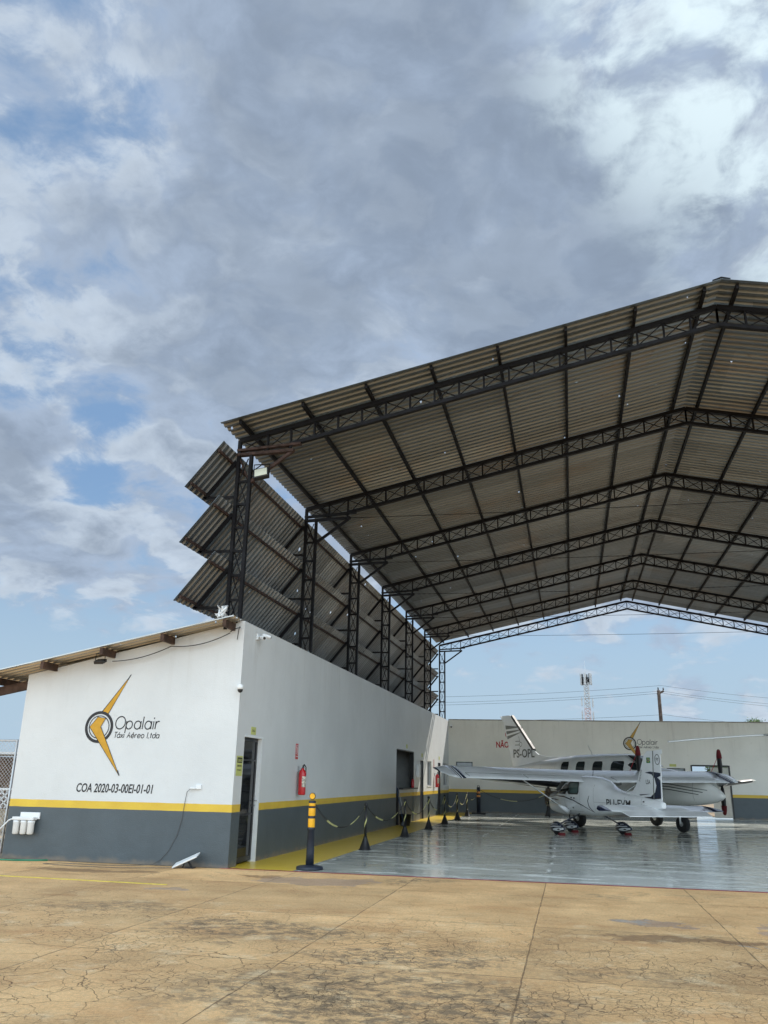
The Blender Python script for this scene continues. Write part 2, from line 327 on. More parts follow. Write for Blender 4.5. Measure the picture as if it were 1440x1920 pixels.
# ------------------------------------------------------------------ mesh helpers
class MB:
    def __init__(s): s.v = []; s.f = []; s.m = []; s.sm = []
    def add(s, vs, fs, mi=0, smooth=False):
        o = len(s.v); s.v += [tuple(v) for v in vs]
        for f in fs: s.f.append(tuple(i+o for i in f)); s.m.append(mi); s.sm.append(smooth)
        return s
    def box(s, x0, x1, y0, y1, z0, z1, mi=0):
        vs = [(x, y, z) for x in (x0, x1) for y in (y0, y1) for z in (z0, z1)]
        return s.add(vs, [(0, 1, 3, 2), (4, 6, 7, 5), (0, 4, 5, 1), (2, 3, 7, 6), (0, 2, 6, 4), (1, 5, 7, 3)], mi)
    def bar(s, a, b, w, h=None, mi=0, upv=(0, 0, 1)):
        a = Vector(a); b = Vector(b); h = h or w; d = (b-a)
        if d.length < 1e-6: return s
        d.normalize(); u = Vector(upv)
        if abs(d.dot(u)) > .98: u = Vector((0, 1, 0))
        r = d.cross(u).normalized(); u = r.cross(d).normalized()
        vs = []
        for p in (a, b):
            for q in ((-1, -1), (1, -1), (1, 1), (-1, 1)): vs.append(p + r*(q[0]*w/2) + u*(q[1]*h/2))
        return s.add(vs, [(3, 2, 1, 0), (4, 5, 6, 7), (0, 1, 5, 4), (1, 2, 6, 5), (2, 3, 7, 6), (3, 0, 4, 7)], mi)
    def tube(s, pts, r, n=8, mi=0, smooth=True, closed=False):
        pts = [Vector(p) for p in pts]; N = len(pts); rs = r if isinstance(r, (list, tuple)) else [r]*N
        o = len(s.v); prev = None
        for i, p in enumerate(pts):
            if closed: d = pts[(i+1) % N] - pts[i-1]
            else: d = pts[min(i+1, N-1)] - pts[max(i-1, 0)]
            d.normalize()
            if prev is None:
                u = Vector((0, 0, 1)) if abs(d.z) < .9 else Vector((1, 0, 0)); a = d.cross(u).normalized()
            else: a = (prev - d*prev.dot(d)).normalized()
            prev = a; bb = d.cross(a)
            for k in range(n):
                t = 2*math.pi*k/n; s.v.append(tuple(p + (a*math.cos(t) + bb*math.sin(t))*rs[i]))
        for i in range(N if closed else N-1):
            j = (i+1) % N
            for k in range(n):
                s.f.append((o+i*n+k, o+i*n+(k+1) % n, o+j*n+(k+1) % n, o+j*n+k)); s.m.append(mi); s.sm.append(smooth)
        if not closed:
            s.f.append(tuple(o+k for k in reversed(range(n)))); s.m.append(mi); s.sm.append(False)
            s.f.append(tuple(o+(N-1)*n+k for k in range(n))); s.m.append(mi); s.sm.append(False)
        return s
    def lathe(s, prof, c=(0, 0, 0), ax=(0, 0, 1), n=24, mi=0, smooth=True):
        ax = Vector(ax).normalized(); u = Vector((1, 0, 0)) if abs(ax.x) < .9 else Vector((0, 1, 0))
        a = ax.cross(u).normalized(); b = ax.cross(a); c = Vector(c); o = len(s.v)
        for r, h in prof:
            for k in range(n):
                t = 2*math.pi*k/n; s.v.append(tuple(c + ax*h + (a*math.cos(t) + b*math.sin(t))*max(r, 1e-4)))
        for i in range(len(prof)-1):
            for k in range(n):
                s.f.append((o+i*n+k, o+(i+1)*n+k, o+(i+1)*n+(k+1) % n, o+i*n+(k+1) % n)); s.m.append(mi); s.sm.append(smooth)
        s.f.append(tuple(o+k for k in range(n))); s.m.append(mi); s.sm.append(False)
        s.f.append(tuple(o+(len(prof)-1)*n+k for k in reversed(range(n)))); s.m.append(mi); s.sm.append(False)
        return s
    def loft(s, secs, mi=0, smooth=True, caps=True, ring=True):
        n = len(secs[0]); o = len(s.v)
        for sc in secs: s.v += [tuple(p) for p in sc]
        for i in range(len(secs)-1):
            for k in range(n if ring else n-1):
                s.f.append((o+i*n+k, o+i*n+(k+1) % n, o+(i+1)*n+(k+1) % n, o+(i+1)*n+k)); s.m.append(mi); s.sm.append(smooth)
        if caps:
            s.f.append(tuple(o+k for k in reversed(range(n)))); s.m.append(mi); s.sm.append(False)
            s.f.append(tuple(o+(len(secs)-1)*n+k for k in range(n))); s.m.append(mi); s.sm.append(False)
        return s
    def prism(s, pts, d, mi=0):           # polygon of 3-D points pushed along vector d
        n = len(pts); d = Vector(d); vs = [Vector(p) for p in pts] + [Vector(p)+d for p in pts]
        fs = [tuple(range(n)), tuple(reversed(range(n, 2*n)))] + [(i, i+n, (i+1) % n+n, (i+1) % n) for i in range(n)]
        return s.add(vs, fs, mi)
    def xf(s, M):
        s.v = [tuple(M @ Vector(v)) for v in s.v]; return s
    def mesh(s, name, mats):
        me = bpy.data.meshes.new(name); me.from_pydata(s.v, [], s.f)
        for m in (mats if isinstance(mats, (list, tuple)) else [mats]): me.materials.append(m)
        me.polygons.foreach_set('material_index', s.m); me.polygons.foreach_set('use_smooth', s.sm)
        bm = bmesh.new(); bm.from_mesh(me); bmesh.ops.recalc_face_normals(bm, faces=bm.faces); bm.to_mesh(me); bm.free()
        me.update(); return me
    def build(s, name, mats, parent=None, bevel=0):
        o = bpy.data.objects.new(name, s.mesh(name, mats)); COL.objects.link(o)
        if parent is not None: o.parent = parent
        if bevel:
            b = o.modifiers.new('bevel', 'BEVEL'); b.width = bevel; b.segments = 2; b.limit_method = 'ANGLE'; b.angle_limit = rad(40)
        return o
def tag(o, label, cat, group=None):
    o['label'] = label; o['category'] = cat
    if group: o['group'] = group
    return o
def thing(name, label, cat, loc=(0, 0, 0), rz=0, group=None):
    o = bpy.data.objects.new(name, None); COL.objects.link(o); o.location = loc; o.rotation_euler = (0, 0, rz)
    o.empty_display_size = .2
    return tag(o, label, cat, group)
def struct(o): o['kind'] = 'structure'; return o
def dup(root, loc, rz, label, group=None):
    def cp(o, par):
        c = o.copy(); COL.objects.link(c)
        if par is not None: c.parent = par
        for ch in list(o.children): cp(ch, c)
        return c
    r = cp(root, None); r.location = loc; r.rotation_euler = (0, 0, rz); r['label'] = label
    if group: r['group'] = group
    return r
def text_mb(txt, size, shear=0, width=1., bold=0., thick=.003, align='LEFT', space=1.):
    c = bpy.data.curves.new('txt', 'FONT'); c.body = txt; c.size = size; c.shear = shear; c.extrude = thick; c.offset = bold
    c.align_x = align; c.space_character = space; c.resolution_u = 3
    o = bpy.data.objects.new('txt', c); COL.objects.link(o)
    dg = bpy.context.evaluated_depsgraph_get(); me = bpy.data.meshes.new_from_object(o.evaluated_get(dg))
    m = MB(); m.v = [(v.co.x*width, v.co.y, v.co.z) for v in me.vertices]
    m.f = [tuple(p.vertices) for p in me.polygons]; m.m = [0]*len(m.f); m.sm = [False]*len(m.f)
    bpy.data.objects.remove(o); bpy.data.meshes.remove(me); bpy.data.curves.remove(c)
    return m
def catenary(a, b, sag, n=20):
    a = Vector(a); b = Vector(b)
    return [a.lerp(b, i/n) + Vector((0, 0, -4*sag*(i/n)*(1-i/n))) for i in range(n+1)]

# flat pen strokes for the thin round lettering; local frame x right, z up, facing -y
def stroke(m, pts, wd, y0, y1, closed=False, mi=0):
    N = len(pts); L = []; Rr = []
    for i in range(N):
        a = pts[i-1] if (closed or i > 0) else pts[i]; b = pts[(i+1) % N] if (closed or i < N-1) else pts[i]
        dx_, dz_ = b[0]-a[0], b[1]-a[1]; l = math.hypot(dx_, dz_) or 1
        nx, nz = -dz_/l*wd/2, dx_/l*wd/2
        L.append((pts[i][0]+nx, pts[i][1]+nz)); Rr.append((pts[i][0]-nx, pts[i][1]-nz))
    secs = [[(L[i][0], y0, L[i][1]), (Rr[i][0], y0, Rr[i][1]), (Rr[i][0], y1, Rr[i][1]), (L[i][0], y1, L[i][1])] for i in range(N)]
    if closed: secs.append(secs[0])
    m.loft(secs, mi, False, not closed)
def circ(cx, cz, r, a0=0, a1=360, n=28, sx=1.):
    return [(cx+r*sx*math.cos(rad(a0+(a1-a0)*i/n)), cz+r*math.sin(rad(a0+(a1-a0)*i/n))) for i in range(n+1)]
def geo_text(txt, h, pen, y0=-.004, y1=0., slant=0., gap=.22):
    """geometric round lettering; h = cap height, x-height 0.66 h"""
    m = MB(); x = 0; xh = h*.64; r = xh/2
    def S_(pts, closed=False): stroke(m, [(p[0]+slant*p[1], p[1]) for p in pts], pen, y0, y1, closed)
    for ch in txt:
        g = gap*h
        if ch == 'O': R_ = h/2; S_(circ(x+R_, R_, R_)[:-1], True); x += 2*R_+g*.6
        elif ch in 'aáA' and ch != 'A':
            S_(circ(x+r, r, r)[:-1], True); S_([(x+2*r, xh), (x+2*r, 0)])
            if ch == 'á': S_([(x+r*.9, xh*1.2), (x+r*1.4, xh*1.5)])
            x += 2*r+g
        elif ch == 'o': S_(circ(x+r, r, r)[:-1], True); x += 2*r+g
        elif ch == 'd': S_(circ(x+r, r, r)[:-1], True); S_([(x+2*r, h), (x+2*r, 0)]); x += 2*r+g
        elif ch == 'p': S_(circ(x+r, r, r)[:-1], True); S_([(x, xh), (x, -h*.3)]); x += 2*r+g
        elif ch in 'eé':
            S_(circ(x+r, r, r, 0, 320)); S_([(x, r), (x+2*r, r)])
            if ch == 'é': S_([(x+r*.8, xh*1.2), (x+r*1.4, xh*1.5)])
            x += 2*r+g
        elif ch == 'l': S_([(x, 0), (x, h)]); x += g*1.05
        elif ch == 'i': S_([(x, 0), (x, xh)]); S_([(x, xh*1.28), (x, xh*1.28+pen*1.2)]); x += g*1.05
        elif ch == 'r': S_([(x, 0), (x, xh)]); S_(circ(x+r*.9, xh-r*.95, r*.9, 180, 75, 10)); x += r*1.1+g
        elif ch == 't': S_([(x+r*.4, 0), (x+r*.4, h*.9)]); S_([(x, xh), (x+r*.9, xh)]); x += r*.9+g
        elif ch == 'x': S_([(x, 0), (x+1.5*r, xh)]); S_([(x, xh), (x+1.5*r, 0)]); x += 1.5*r+g
        elif ch == 'T': S_([(x, h), (x+h*.62, h)]); S_([(x+h*.31, h), (x+h*.31, 0)]); x += h*.5+g
        elif ch == 'L': S_([(x, h), (x, 0), (x+h*.45, 0)]); x += h*.45+g
        elif ch == 'A': S_([(x, 0), (x+h*.36, h), (x+h*.72, 0)]); S_([(x+h*.14, h*.36), (x+h*.58, h*.36)]); x += h*.72+g
        elif ch == ' ': x += h*.55
    return m, x

def logo_mb(gold=True):
    """bolt and ring, origin at the ring centre, x right z up, facing -y"""
    m = MB(); g = MB()
    # upper bolt (below ring), lower bolt (above ring)
    def poly(pts, y, mb, mi=0): mb.prism([(p[0], y, p[1]) for p in pts], (0, .0015, 0), mi)
    up_ = [(.57, 1.01), (-.005, .25), (.165, .25)]
    inn = [(-.045, .19), (.125, .165), (.04, .005), (-.20, 0.0)]
    low = [(.04, .005), (.55, -.90), (-.20, 0.0)]
    def outline(pts, k=.014):
        stroke(m, pts, k, -.0065, -.004, True)
    poly(up_, -.002, g); stroke(m, up_, .014, -.0045, -.001, True)
    stroke(m, [(.50, .90), (.56, 1.0)], .02, -.005, -.001)
    stroke(m, circ(0, 0, .275, n=48)[:-1], .055, -.0055, -.001, True)
    stroke(m, circ(0, 0, .212, n=48)[:-1], .016, -.0055, -.001, True)
    full = [(-.045, .19), (.125, .165), (.04, .005), (.55, -.90), (-.20, 0.0)]
    poly(full, -.0085, g); stroke(m, full, .012, -.0105, -.0072, True)
    stroke(m, [(.50, -.80), (.545, -.89)], .02, -.011, -.008)
    return m, g
def place_logo(parent, M, ink, gold, s=1.):
    T = M @ Matrix.Scale(s, 4)
    m, g = logo_mb()
    m.xf(T).build('logo_outline', ink, parent); g.xf(T).build('logo_bolt', gold, parent)
    t, wdt = geo_text('Opalair', .235, .022, slant=.10); k = .97/wdt
    t.xf(T @ Matrix.Translation((.34, 0, 0)) @ Matrix.Diagonal((k, 1, 1, 1)) @ Matrix.Translation((0, 0, -.035))).build('name_lettering', ink, parent)
    t, wdt = geo_text('Táxi Aéreo Ltda', .105, .0145, slant=.16); k = .97/wdt
    t.xf(T @ Matrix.Translation((.34, 0, -.20)) @ Matrix.Diagonal((k, 1, 1, 1))).build('subtitle_lettering', ink, parent)

# ------------------------------------------------------------------ ground
g = MB(); g.box(-900, 900, -300, 1500, -.30, -.02); struct(g.build('ground', mat('dry_earth', (.24, .17, .10), .95, 0, .3, .4, .5, 8)))
g = MB(); g.box(-40, 60, -60, -.055, -.2, 0); struct(g.build('apron', apron_material()))
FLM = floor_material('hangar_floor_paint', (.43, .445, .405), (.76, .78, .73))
g = MB(); g.box(1.2, 30, .03, 31.5, -.2, .001); struct(g.build('hangar_floor', FLM))
FLY = floor_material('yellow_floor_paint', (.70, .48, .030), (.74, .54, .05), .15)
g = MB(); g.box(-.14, 1.2, .03, 28.6, -.2, .002); struct(g.build('yellow_walkway', FLY))
g = MB(); g.box(-.14, 30, -.055, .03, -.2, .004); struct(g.build('red_line', mat('red_floor_line', (.22, .015, .035), .6, 0, .3, 6)))
g = MB()
g.prism([(-6.2, -2.31, .004), (.05, -2.50, .004), (.05, -2.44, .004), (-6.2, -2.25, .004)], (0, 0, -.02))
struct(g.build('yellow_line', mat('yellow_line_paint', (.78, .62, .06), .6, 0, .2, 8)))
g = MB(); g.box(-40, -4.61, -.03, 60, -.2, -.008); g.box(-4.61, -.14, -.03, 60, -.2, -.008); struct(g.build('side_yard', mat('side_yard_concrete', (.30, .24, .17), .95, 0, .3, 1., .4, 20)))

# ------------------------------------------------------------------ walls with openings
def wall_mb(u0, u1, zt, openings, th, m=None):
    """wall in local frame: u along, z up, thickness 0..th on +n; returns MB in (u, n, z). zt: constant top"""
    m = m or MB()
    us = sorted({u0, u1, *[o[0] for o in openings], *[o[1] for o in openings]})
    zs = sorted({0., zt, *[o[2] for o in openings], *[o[3] for o in openings]})
    def hole(a, b, c, d): return any(o[0] <= a+1e-6 and b <= o[1]+1e-6 and o[2] <= c+1e-6 and d <= o[3]+1e-6 for o in openings)
    cell = {}
    for i in range(len(us)-1):
        for j in range(len(zs)-1): cell[i, j] = not hole(us[i], us[i+1], zs[j], zs[j+1])
    def q(p): m.add(p, [(0, 1, 2, 3)])
    for (i, j), on in cell.items():
        if not on: continue
        a, b, c, d = us[i], us[i+1], zs[j], zs[j+1]
        q([(a, 0, c), (b, 0, c), (b, 0, d), (a, 0, d)]); q([(a, th, c), (a, th, d), (b, th, d), (b, th, c)])
        if not cell.get((i-1, j)): q([(a, 0, c), (a, 0, d), (a, th, d), (a, th, c)])
        if not cell.get((i+1, j)): q([(b, 0, c), (b, th, c), (b, th, d), (b, 0, d)])
        if not cell.get((i, j-1)): q([(a, 0, c), (a, th, c), (b, th, c), (b, 0, c)])
        if not cell.get((i, j+1)): q([(a, 0, d), (b, 0, d), (b, th, d), (a, th, d)])
    return m
def weld(o):
    bm = bmesh.new(); bm.from_mesh(o.data); bmesh.ops.remove_doubles(bm, verts=bm.verts, dist=1e-5); bmesh.ops.recalc_face_normals(bm, faces=bm.faces); bm.to_mesh(o.data); bm.free()

LW = 28.42; H = 4.47
office = thing('office_building', 'white office block with yellow band and grey base along the left side of the hangar', 'building')
ops = [(.40, 1.36, 0., 2.31), (15.07, 18.5, 0., 2.58), (20., 20.84, 0., 2.31), (21.76, 22.9, 1.29, 2.32), (24.8, 25.65, 0., 2.31), (26.5, 27.8, 1.28, 2.32)]
lw = wall_mb(0, LW, H, ops, .15)
lw.xf(Matrix(((0, -1, 0, 0), (1, 0, 0, 0), (0, 0, 1, 0), (0, 0, 0, 1))))
lwo = lw.build('side_wall', M_WALL, office); weld(lwo)
fwm = MB()    # front gable, top follows the roof
fwm.prism([(-4.61, 0, 0), (-.15, 0, 0), (-.15, 0, 4.435), (-4.61, 0, 3.46)], (0, .15, 0)); fwm.build('front_wall', M_WALL, office)
m = MB(); m.box(-4.61, -4.46, .15, LW, 0, 3.44); m.box(-4.46, -.15, LW-.15, LW, 0, 3.44)
m.build('rear_wall', M_WALL, office)
for yy in (8., 13.6, 19.2, 23.9):
    m = MB(); m.box(-4.46, -.15, yy, yy+.12, 0, 3.0); m.build('partition_wall', M_DARKROOM, office)
m = MB(); m.box(-4.46, -.15, .15, LW-.15, -.1, .003); m.build('interior_floor', M_DARK, office)
m = MB(); m.box(-4.46, -.15, .15, LW-.15, 3.0, 3.05); m.build('interior_ceiling', M_DARKROOM, office)

def sheet_mb(y0, y1, A, B, pitch=.20, depth=.042, th=.004):
    """trapezoidal sheet: ribs run from A to B (x,z pairs), profile repeats along y"""
    n = Vector((-(B[1]-A[1]), 0, B[0]-A[0])).normalized()
    if n.z < 0: n = -n
    prof = []; y = y0
    while y < y1:
        for dy_, h_ in ((0, 0), (.075, 0), (.092, depth), (.183, depth)):
            if y+dy_ <= y1: prof.append((y+dy_, h_))
        y += pitch
    m = MB(); a = Vector((A[0], 0, A[1])); b = Vector((B[0], 0, B[1]))
    N = len(prof); segs = 1
    for lay in (0, th):
        for p in (a, b):
            for (yy, hh) in prof: m.v.append(tuple(p + Vector((0, yy, 0)) + n*(hh+lay)))
    def idx(l, e, i): return l*2*N + e*N + i
    for i in range(N-1):
        for l in (0, 1): m.f.append((idx(l, 0, i), idx(l, 0, i+1), idx(l, 1, i+1), idx(l, 1, i)))
        for e in (0, 1): m.f.append((idx(0, e, i), idx(0, e, i+1), idx(1, e, i+1), idx(1, e, i)))
    for i in (0, N-1): m.f.append((idx(0, 0, i), idx(0, 1, i), idx(1, 1, i), idx(1, 0, i)))
    m.m = [0]*len(m.f); m.sm = [False]*len(m.f); return m
ro = sheet_mb(-.52, 28.4, (-5.75, 4.43-.2*5.75+.05), (-.06, 4.43-.012+.05)).build('roof', M_OROOF, office)
for k, xx in enumerate((-.22, -1.48, -2.74, -4.0, -5.3)):
    zt = 4.43+.2*xx+.045
    m = MB(); m.box(xx-.035, xx+.035, -.50, .0 if xx > -4.6 else 28.3, zt-.15, zt-.012)
    m.build('roof_purlin', M_WOOD, office, .004)
m = MB(); m.bar((-4.62, .06, 3.26), (-5.5, .06, 3.09), .08, .17); m.build('roof_rafter', M_WOOD, office)

# front glazed door near the corner
dr = MB(); dr.box(-.11, -.07, .42, .47, .03, 2.29); dr.box(-.11, -.07, 1.24, 1.31, .03, 2.29); dr.box(-.11, -.07, .47, 1.24, 2.23, 2.29); dr.box(-.11, -.07, .47, 1.24, .03, .12)
door = dr.build('door', M_BLACK, office, .003)
m = MB(); m.box(-.10, -.085, .47, 1.24, .12, 2.23); m.build('door_glass', mat('black_door_glass', (.006, .007, .010), .05, 0, .1, spec=.3), door)
for zz in (1.86, .86):
    m = MB(); m.box(-.115, -.065, .47, 1.24, zz, zz+.03); m.build('door_rail', M_BLACK, door)
m = MB(); m.box(-.07, -.055, 1.255, 1.295, .98, 1.22); m.tube([(-.055, 1.275, 1.12), (-.02, 1.275, 1.12), (-.02, 1.35, 1.12)], .010); m.lathe([(.018, 0), (.018, .015)], (-.055, 1.275, 1.03), (1, 0, 0), 12)
m.build('door_handle', M_CHROME, door)
m = MB(); m.box(-.14, .012, 1.315, 1.355, .0, 2.305); m.box(-.14, .012, .405, 1.40, 2.31-.012, 2.335); m.build('door_frame', M_WHT, office)
def dark_door(y0, y1):
    m = MB(); m.box(-.10, -.05, y0+.03, y1-.03, .02, 2.28); d = m.build('door', mat('dark_blue_door', (.010, .011, .022), .35, 0, .2), office)
    q = MB(); q.box(-.12, -.02, y0+.001, y0+.04, 0, 2.305); q.box(-.12, -.02, y1-.04, y1-.001, 0, 2.305); q.build('door_frame', M_BLACK, d)
    q = MB(); q.tube([(-.05, y1-.12, 1.05), (.0, y1-.12, 1.05), (.0, y1-.22, 1.05)], .012); q.build('door_handle', M_CHROME, d)
dark_door(20., 20.84); dark_door(24.8, 25.65)
def win(y0, y1, z0, z1):
    m = MB(); t_ = .04
    m.box(-.12, -.06, y0+.002, y0+t_, z0+.002, z1-.002); m.box(-.12, -.06, y1-t_, y1-.002, z0+.002, z1-.002); m.box(-.12, -.06, y0+t_, y1-t_, z0+.002, z0+t_); m.box(-.12, -.06, y0+t_, y1-t_, z1-t_, z1-.002)
    m.box(-.115, -.065, (y0+y1)/2-.02, (y0+y1)/2+.02, z0+t_, z1-t_)
    f = m.build('window', M_ALU, office); q = MB(); q.box(-.095, -.088, y0+t_, y1-t_, z0+t_, z1-t_); q.build('pane', M_GLASS, f)
    q = MB(); q.box(-.14, .03, y0-.03, y1+.03, z0-.035, z0+.002); q.build('sill', M_WHT, f)
win(21.76, 22.9, 1.29, 2.32); win(26.5, 27.8, 1.28, 2.32)
# service counter in the wide opening
m = wall_mb(15.56, 18.5, 1.2, [], .10); m.xf(Matrix(((0, -1, 0, -.03), (1, 0, 0, 0), (0, 0, 1, 0), (0, 0, 0, 1)))); m.build('counter_front', M_WALL, office)
m = MB(); m.box(-.30, .16, 15.56, 18.62, 1.2, 1.245); m.build('counter_top', M_BLACK, office, .006)
m = MB(); m.box(-.15, .004, 15.045, 15.085, 0, 2.58); m.box(-.15, .004, 15.50, 15.56, 0, 1.2); m.box(-.15, .004, 18.47, 18.51, 1.245, 2.6); m.box(-.15, .004, 15.085, 18.47, 2.565, 2.6); m.build('counter_frame', M_BLACK, office)

# painted logo and lettering on the front wall
MF = Matrix.Translation((-2.885, 0, 2.44))
place_logo(office, MF, M_INK, M_GOLD)
t = text_mb('COA 2020-03-00EI-01-01', 0.225, .16, 1, .0035, .002, 'LEFT')
wd = max(v[0] for v in t.v) - min(v[0] for v in t.v)
t.xf(Matrix.Translation((-3.22, -.002, 1.235)) @ Matrix.Diagonal((1.60/wd, 1, 1, 1)) @ Matrix.Rotation(rad(90), 4, 'X')).build('operator_number_lettering', M_INK, office)

# ------------------------------------------------------------------ back wall (slightly out of square)
BE = .08
MBK = Matrix.Translation((0, 28.42, 0)) @ Matrix.Rotation(BE, 4, 'Z')
bw = thing('boundary_wall', 'long pale wall with grey base closing the rear of the hangar', 'wall')
HB = 4.5
m = wall_mb(.0, 34., HB, [(.38, 1.22, 1.75, 2.44), (10.75, 11.62, 1.35, 2.30), (11.9, 13.7, 0., 2.46)], .16)
m.xf(MBK); o = m.build('wall_panel', M_WALLB, bw); weld(o)
m = MB(); m.box(0, 34, -.02, .18, HB-.0005, HB+.05); m.xf(MBK).build('coping', M_CONC, bw)
for (a, b_, c, d_) in ((.38, 1.22, 1.75, 2.44), (10.75, 11.62, 1.35, 2.30)):
    m = MB(); m.box(a, a+.04, -.015, .08, c, d_); m.box(b_-.04, b_, -.015, .08, c, d_); m.box(a+.04, b_-.04, -.015, .08, c, c+.04); m.box(a+.04, b_-.04, -.015, .08, d_-.04, d_)
    f = m.xf(MBK).build('window', M_BLACK, bw); q = MB(); q.box(a+.04, b_-.04, .04, .05, c+.04, d_-.04); q.xf(MBK).build('pane', M_GLASS, f)
# doorway: dark frame, mesh leaf standing half open
m = MB(); m.box(11.88, 11.95, -.03, .10, 0, 2.46); m.box(13.65, 13.72, -.03, .10, 0, 2.46); m.box(11.95, 13.65, -.03, .10, 2.40, 2.47); m.box(11.95, 12.75, 0, .05, 1.22, 1.26)
dfr = m.xf(MBK).build('gate_frame', M_BLACK, bw)
m = MB(); a0, a1 = 12.80, 13.64
for k in range(20):
    x_ = a0+(a1-a0)*k/20; m.box(x_, x_+.028, -.012, -.004, .05, 2.36)
for k in range(56):
    z_ = .05+2.31*k/56; m.box(a0, a1, -.011, -.005, z_, z_+.026)
m.xf(MBK).build('mesh_leaf', mat('pale_perforated_metal', (.50, .50, .46), .5, .2, .1), dfr)
place_logo(bw, MBK @ Matrix.Translation((9.06, 0, 3.44)) , M_INK, M_GOLDB, 1.06)
t = text_mb('NÃO', .40, 0, 1, .012, .002); wd = max(v[0] for v in t.v)-min(v[0] for v in t.v)
t.xf(MBK @ Matrix.Translation((2.42, -.002, 3.17)) @ Matrix.Diagonal((.64/wd, 1, 1, 1)) @ Matrix.Rotation(rad(90), 4, 'X')).build('red_lettering', M_SIGNR, bw)
m = MB(); stroke(m, circ(3.20, 3.84, .27, n=40)[:-1], .06, -.004, 0, True); stroke(m, [(3.02, 4.02), (3.38, 3.66)], .05, -.0055, -.001); m.xf(MBK).build('prohibition_ring', M_SIGNR, bw)

# ------------------------------------------------------------------ hangar canopy
BAY = 4.676; XR = 9.31; ZE = 8.37; ZR = 10.49; SL = (ZR-ZE)/(XR+.36)
hang = thing('hangar_canopy', 'open steel hangar canopy of black lattice trusses under corrugated sheet', 'hangar')
zr_ = lambda x: ZE+.06+SL*(x+.36)         # underside of the sheet above the purlins
Y1, Y2 = -.71, 28.05
def mirror(mb):
    mb.v = [(2*XR-v[0], v[1], v[2]) for v in mb.v]; return mb
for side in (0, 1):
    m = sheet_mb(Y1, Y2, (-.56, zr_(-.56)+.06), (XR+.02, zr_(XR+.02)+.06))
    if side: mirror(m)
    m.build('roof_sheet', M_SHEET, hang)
m = MB()
m.add([(XR-.16, Y1-.01, zr_(XR-.16)+.088), (XR, Y1-.01, zr_(XR)+.104), (XR+.16, Y1-.01, zr_(XR-.16)+.088), (XR-.16, Y2, zr_(XR-.16)+.088), (XR, Y2, zr_(XR)+.104), (XR+.16, Y2, zr_(XR-.16)+.088)], [(0, 1, 4, 3), (1, 2, 5, 4)])
m.build('ridge_cap', M_SHEET, hang)
for side in (0, 1):
    for xx in (-.17, 1.15, 2.46, 3.78, 5.10, 6.42, 7.74, 9.02):
        m = MB(); m.bar((xx, -.60, zr_(xx)+.012), (xx, Y2, zr_(xx)+.012), .055, .095)
        if side: mirror(m)
        m.build('purlin', M_STEEL, hang)
def truss(y, first):
    for side in (0, 1):
        m = MB(); zt = lambda x: ZE-.045+SL*(x+.36); dp = .42; zb = lambda x: max(8.02 if x < .75 else -9, zt(x)-dp)
        w_ = .10
        m.bar((-.40, y, zt(-.40)), (XR, y, zt(XR)), w_, .085)
        m.bar((.75, y, zt(.75)-dp+.03), (XR, y, zt(XR)-dp+.03), w_, .07)
        n = 18; x0 = .22
        xs = [x0+(XR-x0)*i/n for i in range(n+1)]
        for i, x_ in enumerate(xs):
            m.bar((x_, y, zt(x_)), (x_, y, zt(x_)-dp+.03 if x_ > .75 else 8.06), .06, .035, 0, (1, 0, 0))
            if i < n:
                x2 = xs[i+1]; a = .035
                for (p, q) in ((x_, x2), (x2, x_)):
                    zlo = zt(q)-dp+.05 if q > .75 else 8.08
                    m.bar((p, y+a, zt(p)-.03), (q, y+a, zlo), .018, .018); a = -.035
        m.bar((-.38, y, zt(-.38)), (.2, y, 8.06), .018); m.bar((-.38, y, 8.06), (.2, y, zt(.2)), .018)
        if side: mirror(m)
        tr = m.build('truss', M_STEEL, hang)
        m = MB()      # haunch over the column: doubled chord end and knee brace
        m.bar((-.44, y, 8.0), (.80, y, 8.03), .11, .06); m.bar((-.44, y, 8.10), (.95, y, 8.17), .11, .05)
        m.bar((-.12, y, 7.38), (.78, y, 8.02), .07, .06)
        m.bar((-.40, y, 7.95), (-.14, y, 7.40), .03)
        if side: mirror(m)
        m.build('knee_brace', M_RUST if first else M_STEEL, tr)
        m = MB()
        zb0 = 4.31 if side == 0 else 0.
        m.box(-.435, -.370, y-.045, y+.045, zb0, ZE-.05); m.box(-.160, -.095, y-.045, y+.045, max(zb0, 0) if side else 4.472, 8.0)
        z_ = 7.40; flip = 0
        while z_ > (4.6 if side == 0 else .3):
            m.bar((-.37, y, z_), (-.16, y, z_), .06, .045)
            zn = z_-.5
            m.bar((-.36, y+.03, z_), (-.18, y+.03, max(zn, zb0+.1)), .018); m.bar((-.18, y-.03, z_), (-.36, y-.03, max(zn, zb0+.1)), .018)
            z_ = zn
        m.bar((-.36, y+.03, 7.9), (-.18, y+.03, 7.4), .018); m.bar((-.18, y-.03, 7.9), (-.36, y-.03, 7.4), .018)
        if side: mirror(m)
        m.build('column', M_STEEL, hang)
for i in range(7): truss(.02+i*BAY if i < 6 else Y2+.03, i == 0)
for i in range(1, 6):
    y = .02+i*BAY
    m = MB(); m.tube(catenary((.75, y+.07, 8.05), (2*XR-.75, y+.07, 8.05), .07, 24), .008, 6); m.build('tie_rod', M_STEEL, hang)
